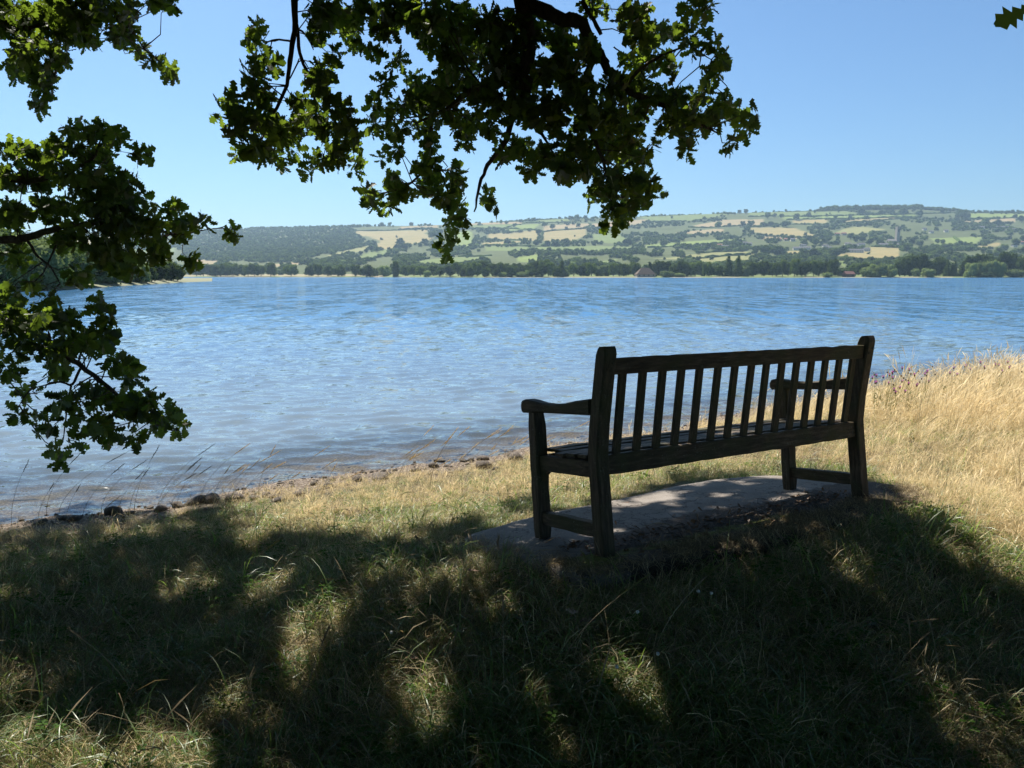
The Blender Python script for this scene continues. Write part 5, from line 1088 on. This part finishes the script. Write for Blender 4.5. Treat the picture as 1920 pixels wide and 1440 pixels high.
branch([T0+Vector((.05, .1, 2.3))]+pxs([(-700, 380, 4.6), (-200, 440, 4.9), (0, 449, 4.9), (48, 446, 4.9), (93, 433, 4.9), (150, 420, 4.9), (250, 425, 4.9), (340, 440, 4.9)]), [.13, .06, .034, .026, .024, .019, .014, .009, .004])
branch([T0+Vector((.05, .2, 3.0))]+pxs([(-500, 260, 4.9), (0, 332, 4.9), (50, 340, 4.9), (110, 326, 4.9), (170, 300, 4.9), (190, 255, 4.9)]), [.10, .045, .020, .017, .013, .009, .004])
branch(pxs([(50, 448, 4.9), (70, 480, 4.9), (95, 500, 4.9), (112, 532, 4.9)]), [.009, .007, .006, .003]); branch(pxs([(108, 452, 4.9), (92, 490, 4.9), (78, 518, 4.9)]), [.006, .005, .003])
branch(pxs([(340, 440, 4.9), (385, 431, 4.9), (415, 428, 4.9), (440, 430, 4.9)]), [.004, .003, .003, .002])
branch([T0+Vector((.1, .05, 1.9))]+pxs([(-500, 520, 4.2), (-40, 565, 4.3), (60, 622, 4.3), (130, 672, 4.3), (190, 715, 4.3), (255, 765, 4.3), (320, 795, 4.3)]), [.09, .04, .022, .018, .015, .012, .008, .003])
branch(pxs([(150, 690, 4.3), (135, 720, 4.3), (112, 716, 4.3), (90, 720, 4.3), (84, 728, 4.3)]), [.008, .007, .006, .005, .003]); branch(pxs([(112, 716, 4.3), (60, 730, 4.3), (36, 760, 4.3)]), [.004, .003, .002]); branch(pxs([(133, 722, 4.3), (125, 770, 4.3), (118, 830, 4.3)]), [.006, .005, .002])
branch([T0+Vector((0, .3, 3.6))]+pxs([(-400, -60, 5.8), (-40, 20, 5.9), (50, 55, 5.9), (110, 110, 5.9), (80, 180, 5.9)]), [.08, .04, .022, .016, .010, .004]); branch(pxs([(50, 55, 5.9), (150, 25, 5.9), (230, 40, 5.9), (270, 90, 5.9), (315, 130, 5.9)]), [.014, .011, .009, .006, .003])
for k in range(9):                       # upper limbs of the crown
    a = -1.2+k*.75; r1 = 3.2+random.random(); r2 = 6.5+random.random()*2; z1, z2 = 5.2+random.random(), 5.5+2*random.random()
    c1 = T0+Vector((math.sin(a)*r1*.6, math.cos(a)*r1*.6, z1-gz)); c2 = Vector((-1.8+math.sin(a)*r2, 1.6+math.cos(a)*r2*.75, z2+1.0))
    if project(np.array([c2[:]]))[1][0] > -60 and c2.y > 0: c2.z += 1.6
    branch([T0+Vector((.05, .3, 3.2+.3*k)), c1, (c1+c2)/2+Vector((0, 0, .5)), c2], [.17, .12, .07, .02])

# fine twigs running out to the leaf sprays
bpn = np.array([p[:] for p in BP]); tm_ = MB(); sel = go.permutation(len(C))[:620]
for i_ in sel:
    c = C[i_]; dd_ = np.linalg.norm(bpn-c, axis=1); near_ = np.argsort(dd_)[:6]; j = int(near_[go.integers(0, 6)])
    if dd_[j] > .5 or dd_[j] < .03: continue
    a_ = bpn[j]; L_ = dd_[j]; o1 = go.normal(0, .10*L_, 3); o2 = go.normal(0, .07*L_, 3)
    tm_.tube([a_-OO, a_+(c-a_)*.35+o1-OO, a_+(c-a_)*.7+o2-OO, c-OO], [.0042, .0034, .0026, .0016], 4)
tw_o = tm_.build('twigs', M['bark'], oak); tw_o['kind'] = 'stuff'

# ------------------------------------------------------------------ small ground things
for k, (x_, y_) in enumerate([(1120, 1190), (1060, 1165), (905, 1095), (220, 1290), (1640, 1120), (1500, 960), (1250, 1000), (1180, 950), (1330, 985), (1440, 955), (760, 1250), (1400, 1420), (430, 1390)]):
    x, y, z = gpt(x_, y_)
    if slab_dist(x, y) < 0: z = bench_z(x, y)+.006; dz = 0
    else: dz = .05
    m = mesh('fallen_leaf', LEAFV[k % 5][0], LEAFV[k % 5][1], M['dead_leaf']); o = obj('fallen_leaf', m, loc=(x, y, z+dz), rot=(random.uniform(-.4, .4), random.uniform(-.3, .3), random.uniform(0, 6)), sc=(.075,)*3)
    tag(o, 'curled brown dead oak leaf ' + ['in the grass below the near bench leg', 'beside the near corner of the slab', 'in the grass left of the slab', 'in the lower left shade', 'in the grass below the right bench end', 'under the far end of the bench', 'behind the middle of the bench', 'on the slab under the near bench end',
        'behind the bench toward its right end', 'on the slab under the bench middle', 'near the bottom at left of centre', 'at the bottom edge right of centre', 'at the bottom left'][k], 'leaf', 'fallen leaves on the ground')
for k, (x_, y_) in enumerate([(1194, 1214), (1308, 1168), (1332, 1172), (1232, 1300), (735, 1245), (1155, 1325)]):
    x, y, z = gpt(x_, y_); e = tag(empty('clover', (x, y, z)), ['white clover flower below the near bench leg', 'left white clover flower of the pair below the bench', 'right white clover flower of the pair below the bench', 'white clover flower lowest in the middle grass', 'white clover flower left of the slab', 'white clover flower low, left of the others'][k], 'wildflower', 'white clover flowers in the shaded grass'); h = .13
    b = MB(); b.tube([(0, 0, 0), (.005, 0, h*.5), (.0, .004, h)], [.0012, .001, .001], 4); b.build('stem', M['grass_mid'], e); v, f = I2; g = np.random.default_rng(k)
    obj('flower', mesh('flower', v*.0065*(1+.35*(g.random(len(v))-.5))[:, None], f, M['petal']), e, loc=(0, .004, h+.005))
# damp litter of twigs and crumbled leaf under the bench
n_ = 900; uu_ = rng.uniform(-.1, 2.0, n_); vv_ = rng.normal(.12, .11, n_); P = np.array([(BO+U*a+Vv*b_)[:] for a, b_ in zip(uu_, vv_)]); k_ = slab_dist(P[:, 0], P[:, 1]) < -.04; P = P[k_]; P[:, 2] += .005
cr = [mesh('litter', v*np.array([1, 1, 1]), f, M['dead_leaf']) for v, f in LEAFS[:2]]; tw_ = MB(); tw_.tube([(-1, 0, .05), (0, .1, .12), (1, 0, .04)], [.03, .04, .02], 4); cr.append(mesh('litter', np.concatenate(tw_.v), tw_.f, M['bark']))
instancer('leaf_litter', P, rng.random(len(P))*6.28, .010+.028*rng.random(len(P)), rng.integers(0, 3, len(P)), cr, tilt=rng.normal(0, .4, (len(P), 2)), label='dark leaf litter and twigs on the slab under the bench')

# ------------------------------------------------------------------ air
hb = MB(); hb.box((-5200, -60, -4), (5200, 5600, 330)); t = NT('haze_air'); pv = t.n('VolumePrincipled'); pv.inputs['Color'].default_value = (.55, .78, 1, 1); pv.inputs['Density'].default_value = .00010; pv.inputs['Anisotropy'].default_value = .2
t.l(pv.outputs[0], t.out.inputs['Volume']); ho = hb.build('haze', t.m); tag(ho, 'faint blue summer haze over the lake and hills', kind='stuff')
